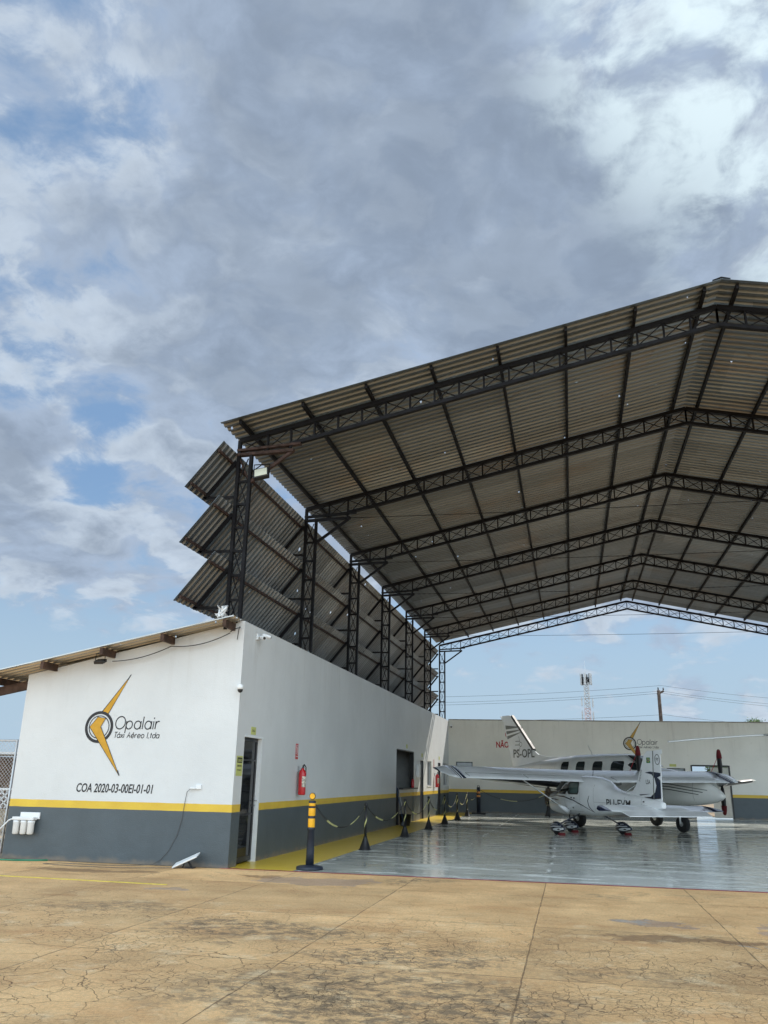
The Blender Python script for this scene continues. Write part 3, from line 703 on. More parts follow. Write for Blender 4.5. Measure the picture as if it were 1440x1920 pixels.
# inclined louvre bands outside the columns (both sides of the canopy)
for side in (0, 1):
    for zt in (8.02, 6.86, 5.70):
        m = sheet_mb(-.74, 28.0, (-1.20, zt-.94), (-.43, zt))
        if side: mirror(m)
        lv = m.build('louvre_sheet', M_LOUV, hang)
        m = MB()
        m.bar((-.54, -.70, zt-.185), (-.54, 27.95, zt-.185), .04, .05); m.bar((-1.08, -.70, zt-.86), (-1.08, 27.95, zt-.86), .04, .05)
        if side: mirror(m)
        m.build('louvre_rail', M_RUST, lv)
        for i in range(7):
            y = .02+i*BAY
            if i == 6: y = 27.9
            m = MB(); m.bar((-.45, y, zt-.16), (-1.10, y, zt-.95), .05, .07); m.bar((-.45, y, zt-.95), (-1.13, y, zt-.95), .05, .055)
            if side: mirror(m)
            m.build('louvre_bracket', M_STEEL, lv)

# ------------------------------------------------------------------ lamps and cameras fixed to the hangar
fl = thing('floodlight', 'black floodlight with pale square face hung on the first hangar column', 'floodlight', (.16, -.10, 7.52))
R_ = Matrix.Rotation(rad(-25), 4, 'X') @ Matrix.Rotation(rad(-12), 4, 'Y')
m = MB(); m.box(-.16, .16, -.03, .07, -.13, .13); m.xf(R_).build('housing', M_BLACK, fl, .01)
m = MB(); m.box(-.13, .13, -.036, -.032, -.10, .10); m.xf(R_).build('lens', mat('frosted_lens', (.55, .56, .45), .3), fl)
m = MB(); m.tube([(-.17, .02, 0), (-.17, .02, .2), (.17, .02, .2), (.17, .02, 0)], .012, 6); m.tube([(0, .02, .2), (-.25, .06, .05)], .012, 6); m.build('bracket', M_STEEL, fl)
f2 = thing('floodlight', 'small black floodlight under the office roof edge above the wall logo', 'floodlight', (-2.86, -.30, 3.70))
m = MB(); m.box(-.10, .10, -.08, .08, -.06, .0); m.xf(Matrix.Rotation(rad(25), 4, 'X')).build('housing', M_BLACK, f2, .008)
m = MB(); m.tube([(-.10, 0, -.02), (-.10, 0, .12), (.10, 0, .12), (.10, 0, -.02)], .008, 6); m.build('bracket', M_STEEL, f2)
def bullet_cam(loc, ang, label, two=False):
    c = thing('security_camera', label, 'security camera', loc)
    m = MB(); m.box(0, .03, -.06, .06, -.06, .06); m.build('wall_box', M_WHT, c, .005)
    for k, (a, pc) in enumerate(((ang, .0), (ang+65, .05))[:2 if two else 1]):
        d = Vector((math.cos(rad(a)), math.sin(rad(a)), -.22)).normalized(); s0 = Vector((.05, 0, pc))
        m = MB(); m.tube([(0, 0, 0), (.05, 0, 0), s0+d*.06], .012, 6); m.lathe([(.038, 0), (.04, .02), (.04, .17), (.034, .18)], s0+d*.05, d, 14)
        b_ = m.build('camera_body', M_WHT, c); m = MB(); m.lathe([(.030, 0), (.028, .006)], s0+d*.232, d, 14); m.build('camera_lens', M_BLACK, b_)
bullet_cam((.0, .72, 4.27), -45, 'pair of white bullet cameras high on the side wall by its front corner', True)
def dome_cam(loc, d, label):
    c = thing('security_camera', label, 'security camera', loc)
    m = MB(); m.box(-.02, .05, -.05, .02, -.03, .03); m.bar((.02, -.02, 0), (.02+d[0]*.12, -.02+d[1]*.12, 0), .03); m.build('arm', M_WHT, c)
    px, py = .02+d[0]*.13, -.02+d[1]*.13
    m = MB(); m.lathe([(.03, .04), (.055, .03), (.06, -.02), (.055, -.05)], (px, py, 0), (0, 0, 1), 18); h_ = m.build('housing', M_WHT, c)
    m = MB(); m.lathe([(.052, -.05), (.048, -.08), (.03, -.105), (.004, -.115)], (px, py, 0), (0, 0, 1), 18); m.build('dome_lens', M_BLACK, h_)
dome_cam((-.03, -.01, 3.19), (.5, -.8), 'white dome camera on the front corner of the office wall')
dome_cam((.06, 28.36, 4.22), (.7, -.7), 'tiny white dome camera in the rear inner corner of the walls')
# loose white wiring bundle on the office roof end
tb = MB(); random.seed(3)
for k in range(5):
    p0 = Vector((-.42+random.uniform(-.05, .05), -.25, 4.50))
    pts = [p0+Vector((random.uniform(-.12, .12), random.uniform(-.08, .08), random.uniform(0, .24))) for _ in range(7)]
    tb.tube(pts, .022, 6)
tag(tb.build('plastic_rag', M_WHT), 'crumpled white plastic tied at the foot of the first column', 'plastic')

# black cable sagging under the front roof edge
m = MB()
for a, b_, s_ in (((-2.70, -.12, 3.70), (-1.46, -.12, 3.98), .07), ((-1.46, -.12, 3.98), (-.24, -.12, 4.22), .09), ((-.24, -.12, 4.24), (-.05, -.10, 4.32), -.02), ((-.05, -.1, 4.32), (-.12, -.04, 4.10), -.1)):
    m.tube(catenary(a, b_, s_, 14), .009, 6)
tag(m.build('electric_cable', M_BLACK), 'thin black cable looping between the timber purlin ends of the office roof', 'cable')

# ------------------------------------------------------------------ small things on the front wall
wf = thing('water_filter', 'white triple water filter mounted low on the grey front wall', 'water filter', (-4.16, 0, .45))
m = MB(); m.box(-.16, .26, -.03, 0, .27, .39); m.build('bracket', M_WHT, wf, .006)
m = MB(); m.box(-.24, .22, -.16, -.03, .25, .31); m.build('manifold', M_WHT, wf, .012)
for k in (-.16, 0, .15):
    m = MB(); m.lathe([(.045, .0), (.06, .015), (.063, .2), (.068, .21), (.068, .245)], (k, -.10, 0), (0, 0, 1), 20); m.build('cartridge', M_WHT, wf)
m = MB(); m.tube([(-.24, -.10, .28), (-.33, -.12, .24), (-.45, -.15, .10), (-.58, -.2, -.08), (-.66, -.3, -.30), (-.60, -.45, -.43), (-.3, -.55, -.435), (-.2, -.5, -.435)], .014, 8); m.build('white_hose', M_WHT, wf)
m = MB(); m.tube([(-5.2, -.45, .015), (-4.6, -.36, .015), (-4.1, -.34, .015), (-3.75, -.22, .015), (-3.55, -.10, .015)], .014, 8)
tag(m.build('garden_hose', M_GREENH), 'green garden hose on the ground at the left foot of the front wall', 'hose')
so_ = thing('power_outlet', 'white power outlet box on the front wall right of the lettering', 'outlet', (-.68, 0, 1.37))
m = MB(); m.box(-.055, .055, -.03, 0, -.04, .04); m.build('box', M_WHT, so_, .006); m = MB(); m.box(-.16, -.05, -.05, -.012, -.035, -.01); m.build('plug', M_WHT, so_, .004)
m = MB(); m.tube([(-.82, -.03, 1.345), (-.90, -.02, 1.28), (-.93, -.012, 1.1), (-.96, -.012, .8), (-1.03, -.012, .52), (-1.17, -.012, .25), (-1.32, -.015, .09), (-1.45, -.05, .012), (-1.7, -.28, .010), (-2.3, -.45, .010), (-3.1, -.40, .010), (-3.3, -.62, .010), (-2.6, -.75, .010), (-1.7, -.72, .010), (-1.0, -.42, .010), (-.72, -.28, .010)], .0045, 6)
tag(m.build('electric_cable', mat('grey_cable', (.09, .09, .09), .5)), 'thin grey cable drooping from the outlet down to the flat antenna', 'cable')
ds = thing('flat_antenna', 'white flat rectangular antenna panel tilted on the ground by the front wall', 'antenna', (-.70, -.24, .0), rad(8))
Rm = Matrix.Translation((0, 0, .13)) @ Matrix.Rotation(rad(-24), 4, 'Y') @ Matrix.Rotation(rad(10), 4, 'X')
m = MB(); m.box(-.235, .235, -.15, .15, -.012, .012); m.xf(Rm).build('panel', M_WHT, ds, .008)
m = MB(); m.bar((.03, .03, .12), (.10, .03, .01), .03); m.bar((-.02, .0, .10), (-.05, 0, .01), .02); m.box(-.02, .16, -.06, .10, .001, .014); m.build('stand', M_BLACK, ds)

# ------------------------------------------------------------------ chain link gate, shed and lattice on the far left
gt = thing('chain_link_gate', 'grey framed chain link gate beside the left end of the front wall', 'gate', (-4.66, .02, 0))
m = MB(); m.tube([(0, 0, .10), (0, 0, 2.17), (-2.2, 0, 2.17), (-2.2, 0, .10)], .028, 8, closed=True); m.build('gate_frame', M_ALU, gt)
m = MB(); s_ = .075
def clip_line(c, sgn):                       # wire x = c + sgn*z inside the gate frame
    pts = []
    for z_ in (.12, 2.15): pts.append((c+sgn*z_, z_))
    (xa, za), (xb, zb_) = pts
    def cut(x_): return za+(x_-xa)/(xb-xa)*(zb_-za)
    lo, hi = za, zb_
    for lim in (-2.18, -.02):
        zc_ = cut(lim)
        if (xb > xa) == (lim == -2.18): lo = max(lo, zc_)
        else: hi = min(hi, zc_)
    return (lo, hi) if hi-lo > .02 else None
for k in range(-62, 62):
    for sg in (1, -1):
        c_ = k*s_; r_ = clip_line(c_, sg)
        if r_: m.bar((c_+sg*r_[0], .003*sg, r_[0]), (c_+sg*r_[1], .003*sg, r_[1]), .005)
m.build('wire_mesh', M_ALU, gt)
sh = thing('open_shed', 'low dark open shed with white roof edge seen through the gate', 'shed', (-9.5, 6.5, 0))
m = MB(); m.box(-3.5, 1.6, 2.5, 2.65, 0, 2.0); m.build('shed_wall', M_BROWN, sh)
for xx in (-3.2, -.9, 1.4):
    m = MB(); m.box(xx-.05, xx+.05, -.05, .05, 0, 2.03); m.build('shed_post', M_WOOD, sh)
m = MB(); m.box(-3.8, 1.9, -.5, 3., 2.03, 2.09); m.build('shed_roof', mat('shed_roof_sheet', (.6, .6, .6), .5), sh)
m = MB()
for k in range(26):
    xx = -3.4+k*.19; m.bar((xx, -.2, .60), (xx+.5, -.2, 1.08), .03); m.bar((xx+.5, -.2, .60), (xx, -.2, 1.08), .03)
m.box(-3.4, 1.9, -.25, -.15, 1.08, 1.13); m.build('lattice_rail', M_WHT, sh)
m = MB(); m.box(-3.4, 1.9, -.28, -.12, 0, .58); m.build('low_wall', mat('rubble_wall', (.34, .27, .19), .9, 0, .5, 7, .8, 14), sh)

# ------------------------------------------------------------------ signs
def plate(name, loc, w_, h_, base, label, nrm='x', extra=None):
    """plate on the side wall (normal +x): y = width"""
    s = thing(name, label, 'sign', loc)
    m = MB(); m.box(.001, .006, -w_/2, w_/2, -h_/2, h_/2); m.build('plate', base, s)
    if extra: extra(s)
    return s
MX = Matrix(((0, 0, 1, 0), (1, 0, 0, 0), (0, 1, 0, 0), (0, 0, 0, 1)))     # text plane -> facing +x, reading along +y
def caution(s):
    m = MB(); m.box(.006, .008, -.12, .12, .055, .15); m.build('black_field', M_INK, s)
    t = text_mb('CUIDADO', .075, 0, 1, .001, .0005, 'CENTER'); w0 = max(v[0] for v in t.v)*2
    t.xf(Matrix.Translation((.0085, 0, .075)) @ Matrix.Diagonal((1, .21/w0, 1, 1)) @ MX).build('white_lettering', M_SIGNY, s)
    for k, tx in enumerate(('MANTENHA A PORTA', 'FECHADA')):
        t = text_mb(tx, .042, 0, 1, .0005, .0005, 'CENTER'); w0 = max(v[0] for v in t.v)*2
        t.xf(Matrix.Translation((.0068, 0, -.015-.075*k)) @ Matrix.Diagonal((1, min(1, .21/w0), 1, 1)) @ MX).build('small_lettering', M_INK, s)
m_caut = plate('caution_sign', (0, .215, 1.76), .29, .36, M_SIGNY, 'pale yellow CUIDADO warning sign between the corner and the glass door', extra=caution)
def small_txt(tx, sz, mt):
    def f(s):
        t = text_mb(tx, sz, 0, 1, .0005, .0005, 'CENTER'); t.xf(Matrix.Translation((.0068, 0, -sz*.3)) @ MX).build('lettering', mt, s)
    return f
plate('door_sign', (0, .83, 2.43), .26, .15, M_SIGNY, 'small yellow sign above the front glass door', extra=small_txt('SALA', .07, M_INK))
def ext_sign(s):
    m = MB(); m.box(.006, .0075, -.06, .06, -.06, .13); m.build('white_border', M_WHT, s)
    m = MB(); m.box(.0075, .009, -.05, .05, -.05, .12); m.build('red_field', M_RED, s)
    m = MB(); m.box(.009, .0105, -.015, .015, -.03, .07); m.box(.009, .0105, -.028, .005, .07, .10); m.build('extinguisher_symbol', M_WHT, s)
    t = text_mb('INCÊNDIO', .03, 0, 1, .0003, .0005, 'CENTER'); t.xf(Matrix.Translation((.0068, 0, -.12)) @ MX).build('lettering', M_WHT, s)
plate('extinguisher_sign', (0, 3.62, 2.13), .18, .34, M_RED, 'red extinguisher sign on the wall above the nearer hanging extinguisher', extra=ext_sign)
plate('extinguisher_sign', (0, 23.6, 2.25), .18, .34, M_RED, 'red extinguisher sign at the farther end between two dark doors', extra=ext_sign)
for yy, lb in ((17.0, 'pale plate over the service counter opening'), (20.42, 'pale plate over the nearer dark door of the side wall'), (25.2, 'pale plate over the farther dark door of the side wall')):
    plate('room_sign', (0, yy, 2.52 if yy > 18 else 2.75), .30, .15, M_SIGNY, lb)
s = thing('room_sign', 'yellow plate above the rear wall gate', 'sign', MBK @ Vector((11.05, 0, 2.42)), BE); m = MB(); m.box(-.16, .16, -.006, -.001, -.05, .07); m.build('plate', M_SIGNY, s)

# ------------------------------------------------------------------ fire extinguishers
def extinguisher(loc, label, sc=1.):
    e = thing('fire_extinguisher', label, 'fire extinguisher', loc, group='fire extinguishers on the side wall')
    m = MB(); m.lathe([(.06, 0), (.082, .01), (.085, .03), (.085, .46), (.07, .52), (.03, .555), (.03, .58)], (.13, 0, 0), (0, 0, 1), 24); b_ = m.build('cylinder', M_RED, e)
    m = MB(); m.lathe([(.0865, .20), (.0865, .36)], (.13, 0, 0), (0, 0, 1), 24); m.v = [v for v in m.v]; 
    m2 = MB()
    for k in range(7):
        a = rad(-75+k*15)
        m2.v += [(.13+.087*math.cos(a), .087*math.sin(a), .17), (.13+.087*math.cos(a), .087*math.sin(a), .40)]
    m2.f = [(2*k, 2*k+2, 2*k+3, 2*k+1) for k in range(6)]; m2.m = [0]*6; m2.sm = [True]*6
    m2.build('paper_label', mat('worn_paper_label', (.55, .50, .42), .6, 0, .6, 30), b_)
    m = MB(); m.box(.115, .145, -.02, .07, .58, .60); m.bar((.13, -.01, .62), (.13, .10, .66), .02, .012); m.tube([(.13, .03, .60), (.13, .12, .66), (.16, .15, .60), (.17, .13, .45), (.17, .11, .30)], .012, 8); m.build('valve_and_hose', M_BLACK, e)
    m = MB(); m.box(.0, .03, -.03, .03, .50, .62); m.box(.03, .12, -.012, .012, .57, .585); m.box(0, .06, -.05, .05, -.01, .0); m.build('wall_bracket', M_ALU, e)
    return e
extinguisher((0, 3.72, 1.19), 'red fire extinguisher hanging nearest the camera, beyond the glass door')
extinguisher((0, 23.75, 1.22), 'red fire extinguisher hanging farthest away, beside the farther dark door')
b_ = thing('thermos_bottle', 'small dark red bottle standing on the service counter', 'bottle', (.02, 18.2, 1.245))
m = MB(); m.lathe([(.055, 0), (.06, .02), (.06, .26), (.03, .32)], n=18); m.build('bottle_body', M_RED, b_); m = MB(); m.lathe([(.032, .32), (.032, .38)], n=16); m.build('bottle_cap', M_BLACK, b_)
dsn = thing('paper_dispenser', 'white dispenser on the side wall between counter and dark door', 'dispenser', (0, 19.15, 1.62))
m = MB(); m.box(0, .14, -.17, .17, 0, .52); m.build('dispenser_body', M_WHT, dsn, .03); m = MB(); m.box(.0, .10, .24, .40, .02, .12); m.build('side_tray', M_WHT, dsn, .01)
# coat on a stand inside the counter opening
cs = thing('coat_stand', 'dark coat hanging on a stand inside the service counter', 'coat stand', (-.75, 16.1, 0))
m = MB(); m.tube([(0, 0, 0), (0, 0, 2.0)], .02, 8); m.lathe([(.25, 0), (.24, .03), (.03, .06)]); m.build('stand', M_BLACK, cs)
m = MB(); secs = []
for z_, rx_, ry_ in ((.95, .2, .33), (1.3, .19, .31), (1.6, .17, .30), (1.8, .14, .24), (1.93, .07, .10), (2.0, .03, .04)):
    secs.append([(rx_*math.cos(a)*(1+.15*math.sin(3*a+z_*4)), ry_*math.sin(a), z_) for a in [2*math.pi*k/18 for k in range(18)]])
m.loft(secs); m.build('coat', mat('black_cloth', (.012, .012, .014), .9, 0, .2), cs)

bk = thing('mop_bucket', 'black bucket on the yellow walkway below the service counter', 'bucket', (.30, 15.25, .003))
m = MB(); m.lathe([(.16, 0), (.165, .01), (.22, .38), (.235, .38), (.235, .36), (.21, .36), (.15, .03), (.01, .03)], n=24); m.build('bucket_body', M_BLACK, bk)
m = MB(); m.tube([(0, .23*math.cos(a), .37-.10*math.sin(a)) for a in [math.pi*k/12 for k in range(13)]], .006, 6); m.build('bucket_handle', M_CHROME, bk)
for (yy, lx, lb) in ((14.9, .0, 'blue handled mop leaning on the wall left of the bucket'), (15.2, .05, 'grey handled broom standing in the black bucket')):
    mp = thing('mop', lb, 'mop', (.25, yy, .02))
    m = MB(); m.tube([(.04, .1, .08), (-.20, -.05, 1.28)], .009, 8); m.build('handle', M_BLUE if lx == 0 else M_ALU, mp)
    m = MB(); m.lathe([(.09, 0), (.08, .06), (.03, .14)], (.04, .1, 0), n=14); m.build('mop_head', mat('mop_yarn', (.10, .11, .13), .95, 0, .3, 30), mp)

# ------------------------------------------------------------------ bollards, stanchions, chains
def bollard(loc, label):
    b = thing('traffic_delineator', label, 'bollard', loc, group='tall traffic posts')
    m = MB(); m.lathe([(.24, 0), (.245, .01), (.24, .045), (.20, .06), (.09, .065), (.07, .08)], n=32); m.build('base', M_BLUEBLK, b)
    m = MB(); m.lathe([(.074, .07), (.070, .30), (.062, .66), (.070, .665), (.070, .70), (.062, .71), (.060, 1.12), (.066, 1.13), (.066, 1.16), (.045, 1.17)], n=24); m.build('post', M_BLUEBLK, b)
    for z0, z1 in ((.71, .86), (.905, 1.04), (1.075, 1.135)):
        m = MB(); m.lathe([(.0625, z0), (.0635, z0+.005), (.0635, z1-.005), (.0625, z1)], n=24); m.build('reflective_band', M_YEL, b)
    m = MB(); m.lathe([(.058, -.012), (.062, 0), (.058, .012)], (0, 0, 1.245), (0, 1, 0), 24); c_ = m.build('reflector_disc', M_BLACK, b)
    m = MB(); m.lathe([(.050, -.016), (.052, 0), (.050, .016)], (0, 0, 1.245), (0, 1, 0), 24); m.build('reflector_lens', M_YEL, c_)
    return b
bollard((1.41, .40, .002), 'yellow banded dark traffic post on a round base at the front red line')
bl2 = thing('traffic_delineator', 'dark traffic post with orange bands in front of the rear wall', 'bollard', (1.62, 27.3, .002), group='tall traffic posts')
m = MB(); m.box(-.32, .32, -.22, .22, 0, .06); m.build('base', M_BLACK, bl2, .02)
m = MB(); m.lathe([(.10, .06), (.085, 1.0), (.085, 1.22), (.05, 1.24)], n=20); m.build('post', M_BLUEBLK, bl2)
for z0 in (.78, .95):
    m = MB(); m.lathe([(.090, z0), (.0905, z0+.01), (.090, z0+.09)], n=20); m.build('reflective_band', mat('orange_band', (.62, .25, .06), .5), bl2)
m = MB(); m.tube([(-.05, 0, 1.22), (-.05, 0, 1.30), (.05, 0, 1.30), (.05, 0, 1.22)], .016, 6); m.build('top_handle', M_BLACK, bl2)

def stanchion_proto():
    b = thing('chain_stanchion', '', 'stanchion', (0, 0, 0), group='black chain stanchions')
    m = MB(); m.lathe([(.15, 0), (.15, .015), (.13, .03), (.045, .26), (.038, .30)], n=24); m.build('cone_base', M_BLACK, b)
    m = MB(); m.tube([(0, 0, .27), (0, 0, .98)], .030, 14); m.lathe([(.036, .955), (.040, .97), (.040, 1.01), (.02, 1.03)], n=14); m.build('post', M_BLACK, b)
    m = MB(); L_ = []                             # yellow tape wound round the post
    for k in range(61):
        t_ = k/60; a = t_*math.pi*3.2; z_ = .28+.66*t_
        L_.append([(.0315*math.cos(a), .0315*math.sin(a), z_), (.0315*math.cos(a+.9), .0315*math.sin(a+.9), z_+.01), (.0325*math.cos(a+.9), .0325*math.sin(a+.9), z_+.05), (.0325*math.cos(a), .0325*math.sin(a), z_+.04)])
    m.loft(L_, 0, True); m.build('spiral_tape', M_CHY, b)
    return b
SP = [(1.37, 4.82), (1.38, 9.6), (1.41, 13.6), (1.42, 17.2), (1.41, 20.9), (1.41, 24.3), (4.92, 26.7)]
SL_ = ['first chain stanchion beyond the big traffic post, nearest of its row', 'second chain stanchion of the row, in front of the mop bucket', 'third chain stanchion, before the service counter end',
       'fourth chain stanchion, before the window beside the dark door', 'fifth chain stanchion, before the farther dark door', 'last chain stanchion in the side row, nearest the rear wall', 'lone chain stanchion by the rear wall behind the small aeroplane']
pr = stanchion_proto(); pr.location = (*SP[0], .002); pr['label'] = SL_[0]
for k in range(1, 7): dup(pr, (*SP[k], .002), k*1.1, SL_[k])
def chain(a, b, sag, label):
    pts = catenary(a, b, sag, 80); L = sum((pts[i+1]-pts[i]).length for i in range(80)); n = max(8, int(L/.062))
    acc = [0]
    for i in range(80): acc.append(acc[-1]+(pts[i+1]-pts[i]).length)
    def at(s_):
        for i in range(80):
            if acc[i+1] >= s_: return pts[i].lerp(pts[i+1], (s_-acc[i])/(acc[i+1]-acc[i]+1e-9)), (pts[i+1]-pts[i]).normalized()
        return pts[-1], (pts[-1]-pts[-2]).normalized()
    m = MB()
    for k in range(n):
        p, d = at((k+.5)*L/n); sd_ = d.cross(Vector((0, 0, 1))).normalized(); u_ = sd_.cross(d)
        q = sd_ if k % 2 else u_
        q = (q*.8+(u_ if k % 2 else sd_)*.6).normalized()
        m.tube([p + d*(.036*math.cos(t_)) + q*(.014*math.sin(t_)) for t_ in [2*math.pi*j/8 for j in range(8)]], .006, 4, mi=(1 if (k % 30) < 17 else 0), closed=True)
    return tag(m.build('plastic_chain', [M_CHY, M_BLACK]), label, 'chain', 'yellow and black plastic chains')
CH = ['from the big traffic post to the first stanchion', 'between the first and second stanchions', 'between the second and third stanchions', 'between the third and fourth stanchions', 'between the fourth and fifth stanchions', 'between the fifth and the last stanchion of the side row']
prev = Vector((1.41, .47, 1.15))
for k in range(6):
    nx = Vector((SP[k][0], SP[k][1]-.03, .97)); chain(prev, nx, .42 if k else .46, 'plastic chain sagging '+CH[k]); prev = Vector((SP[k][0], SP[k][1]+.03, .97))
chain(prev, (1.60, 27.2, 1.1), .35, 'short plastic chain from the last side stanchion to the rear traffic post')
chain((1.72, 27.3, 1.1), (4.88, 26.7, .97), .40, 'plastic chain running along the rear wall to the lone stanchion')

# ------------------------------------------------------------------ aircraft helpers
def sup(hw, zb, zt, n, y, k=28):
    zc_ = (zb+zt)/2; hh = (zt-zb)/2; P_ = []
    for i in range(k):
        t_ = 2*math.pi*i/k; c_, s_ = math.cos(t_), math.sin(t_)
        P_.append((hw*math.copysign(abs(c_)**(2/n), c_), y, zc_+hh*math.copysign(abs(s_)**(2/n), s_)))
    return P_
class Body:
    def __init__(s, secs, n=2.7): s.s = sorted(secs); s.n = n
    def par(s, y):
        S_ = s.s
        if y <= S_[0][0]: return S_[0][1:]
        for i in range(len(S_)-1):
            if y <= S_[i+1][0]:
                f = (y-S_[i][0])/(S_[i+1][0]-S_[i][0])
                # Catmull-Rom for a fair shape
                p0 = S_[max(i-1, 0)]; p1 = S_[i]; p2 = S_[i+1]; p3 = S_[min(i+2, len(S_)-1)]
                out = []
                for c_ in (1, 2, 3):
                    m1 = (p2[c_]-p0[c_])/(p2[0]-p0[0])*(p2[0]-p1[0]); m2 = (p3[c_]-p1[c_])/(p3[0]-p1[0])*(p2[0]-p1[0])
                    out.append((2*f**3-3*f*f+1)*p1[c_]+(f**3-2*f*f+f)*m1+(-2*f**3+3*f*f)*p2[c_]+(f**3-f*f)*m2)
                return out
        return S_[-1][1:]
    def mb(s, N=60):
        y0, y1 = s.s[0][0], s.s[-1][0]; m = MB(); L = []
        for i in range(N+1):
            y = y0+(y1-y0)*i/N; hw, zb, zt = s.par(y); L.append(sup(max(hw, .004), zb, zt, s.n, y))
        return m.loft(L)
    def sx(s, y, z):
        hw, zb, zt = s.par(y); zc_ = (zb+zt)/2; hh = (zt-zb)/2; q = min(.999, abs((z-zc_)/hh)); return hw*(1-q**s.n)**(1/s.n)
    def decal(s, mb, side, eps=.006, mi=0):
        """mb holds a flat shape with verts (y, z, t); wraps onto the side of the body"""
        mb.v = [(side*(s.sx(v[0], v[1])+eps+v[2]), v[0], v[1]) for v in mb.v]; return mb
def band(pts, wd):                              # (y,z) polyline strip -> decal mesh in (y,z,0), subdivided
    m = MB(); P_ = []
    for i in range(len(pts)-1):
        for k in range(8): P_.append((pts[i][0]+(pts[i+1][0]-pts[i][0])*k/8, pts[i][1]+(pts[i+1][1]-pts[i][1])*k/8))
    P_.append(pts[-1]); N = len(P_)
    for i, p in enumerate(P_):
        a = P_[max(i-1, 0)]; b = P_[min(i+1, N-1)]; l = math.hypot(b[0]-a[0], b[1]-a[1]); nx, nz = -(b[1]-a[1])/l, (b[0]-a[0])/l
        w_ = wd*(math.sin(math.pi*min(.93, max(.12, i/(N-1)))))**.5 if isinstance(wd, float) else wd[0]+(wd[1]-wd[0])*i/(N-1)
        m.v += [(p[0]+nx*w_/2, p[1]+nz*w_/2, 0), (p[0]-nx*w_/2, p[1]-nz*w_/2, 0)]
    m.f = [(2*i, 2*i+1, 2*i+3, 2*i+2) for i in range(N-1)]; m.m = [0]*(N-1); m.sm = [True]*(N-1); return m
def quad_patch(y0, y1, z0, z1, n=10, rnd=.04, skew=0.):    # rounded rectangle decal (y,z)
    m = MB(); L = []
    for i in range(n+1):
        t_ = i/n; y = y0+(y1-y0)*t_; e = min(t_, 1-t_)*(y1-y0); r_ = rnd; cut = r_-math.sqrt(max(0, r_*r_-(r_-min(e, r_))**2)) if e < r_ else 0
        for j in range(6): L.append((y+skew*(j/5), (z0+cut)+(z1-z0-2*cut)*j/5, 0))
    m.v = L; m.f = [(i*6+j, i*6+j+1, (i+1)*6+j+1, (i+1)*6+j) for i in range(n) for j in range(5)]; m.m = [0]*len(m.f); m.sm = [True]*len(m.f); return m
def airfoil(c, th, y0, z0, inc, x, n=18):       # leading edge at (x,y0,z0), chord runs to -y, incidence lowers the trailing edge
    P_ = []
    for i in range(n):
        t_ = i/(n-1) if i < n//2 else (n-1-i)/(n-1)
    up_, lo_ = [], []
    for i in range(10):
        u_ = (i/9)**1.7; yt = 5*th*(.2969*math.sqrt(u_)-.126*u_-.3516*u_**2+.2843*u_**3-.1015*u_**4)
        up_.append((u_*c, yt*c*1.15)); lo_.append((u_*c, -yt*c*.75))
    pts = up_+lo_[::-1][:-1]; ci, si = math.cos(inc), math.sin(inc)
    return [(x, y0-(p[0]*ci+p[1]*si*-1*0), z0-p[0]*si+p[1]*ci) for p in pts]
def wheel(parent, x, y, r, wd, name='wheel'):
    m = MB(); m.lathe([(r*.55, -wd/2), (r*.86, -wd/2), (r*.97, -wd*.36), (r, 0), (r*.97, wd*.36), (r*.86, wd/2), (r*.55, wd/2)], (x, y, r), (1, 0, 0), 32)
    w_ = m.build(name, M_TYRE, parent)
    m = MB(); m.lathe([(.02, -wd*.52), (r*.3, -wd*.50), (r*.34, -wd*.40), (r*.5, -wd*.38), (r*.56, -wd*.50), (r*.56, wd*.50), (r*.5, wd*.38), (r*.3, wd*.5), (.02, wd*.52)], (x, y, r), (1, 0, 0), 28); m.build('rim', M_RIM, w_)
    return w_

# ------------------------------------------------------------------ small high-wing aeroplane
ang1 = math.atan2(.483, .876)
la = thing('light_aeroplane', 'small white high wing aeroplane with navy wheel fairings parked on the glossy floor', 'aeroplane', (6.6, 13.55, .001), ang1)
A = Body([(1.98, .36, .66, 1.20), (1.9, .42, .60, 1.26), (1.25, .50, .55, 1.34), (.75, .54, .55, 1.62), (.2, .55, .56, 1.76), (-.5, .52, .57, 1.76), (-1.0, .44, .60, 1.66), (-1.5, .35, .65, 1.45), (-2.2, .26, .72, 1.30), (-3.0, .18, .80, 1.22), (-3.7, .11, .87, 1.15), (-4.05, .06, .92, 1.08)], 2.9)
A.mb(70).build('fuselage', M_AIR, la)
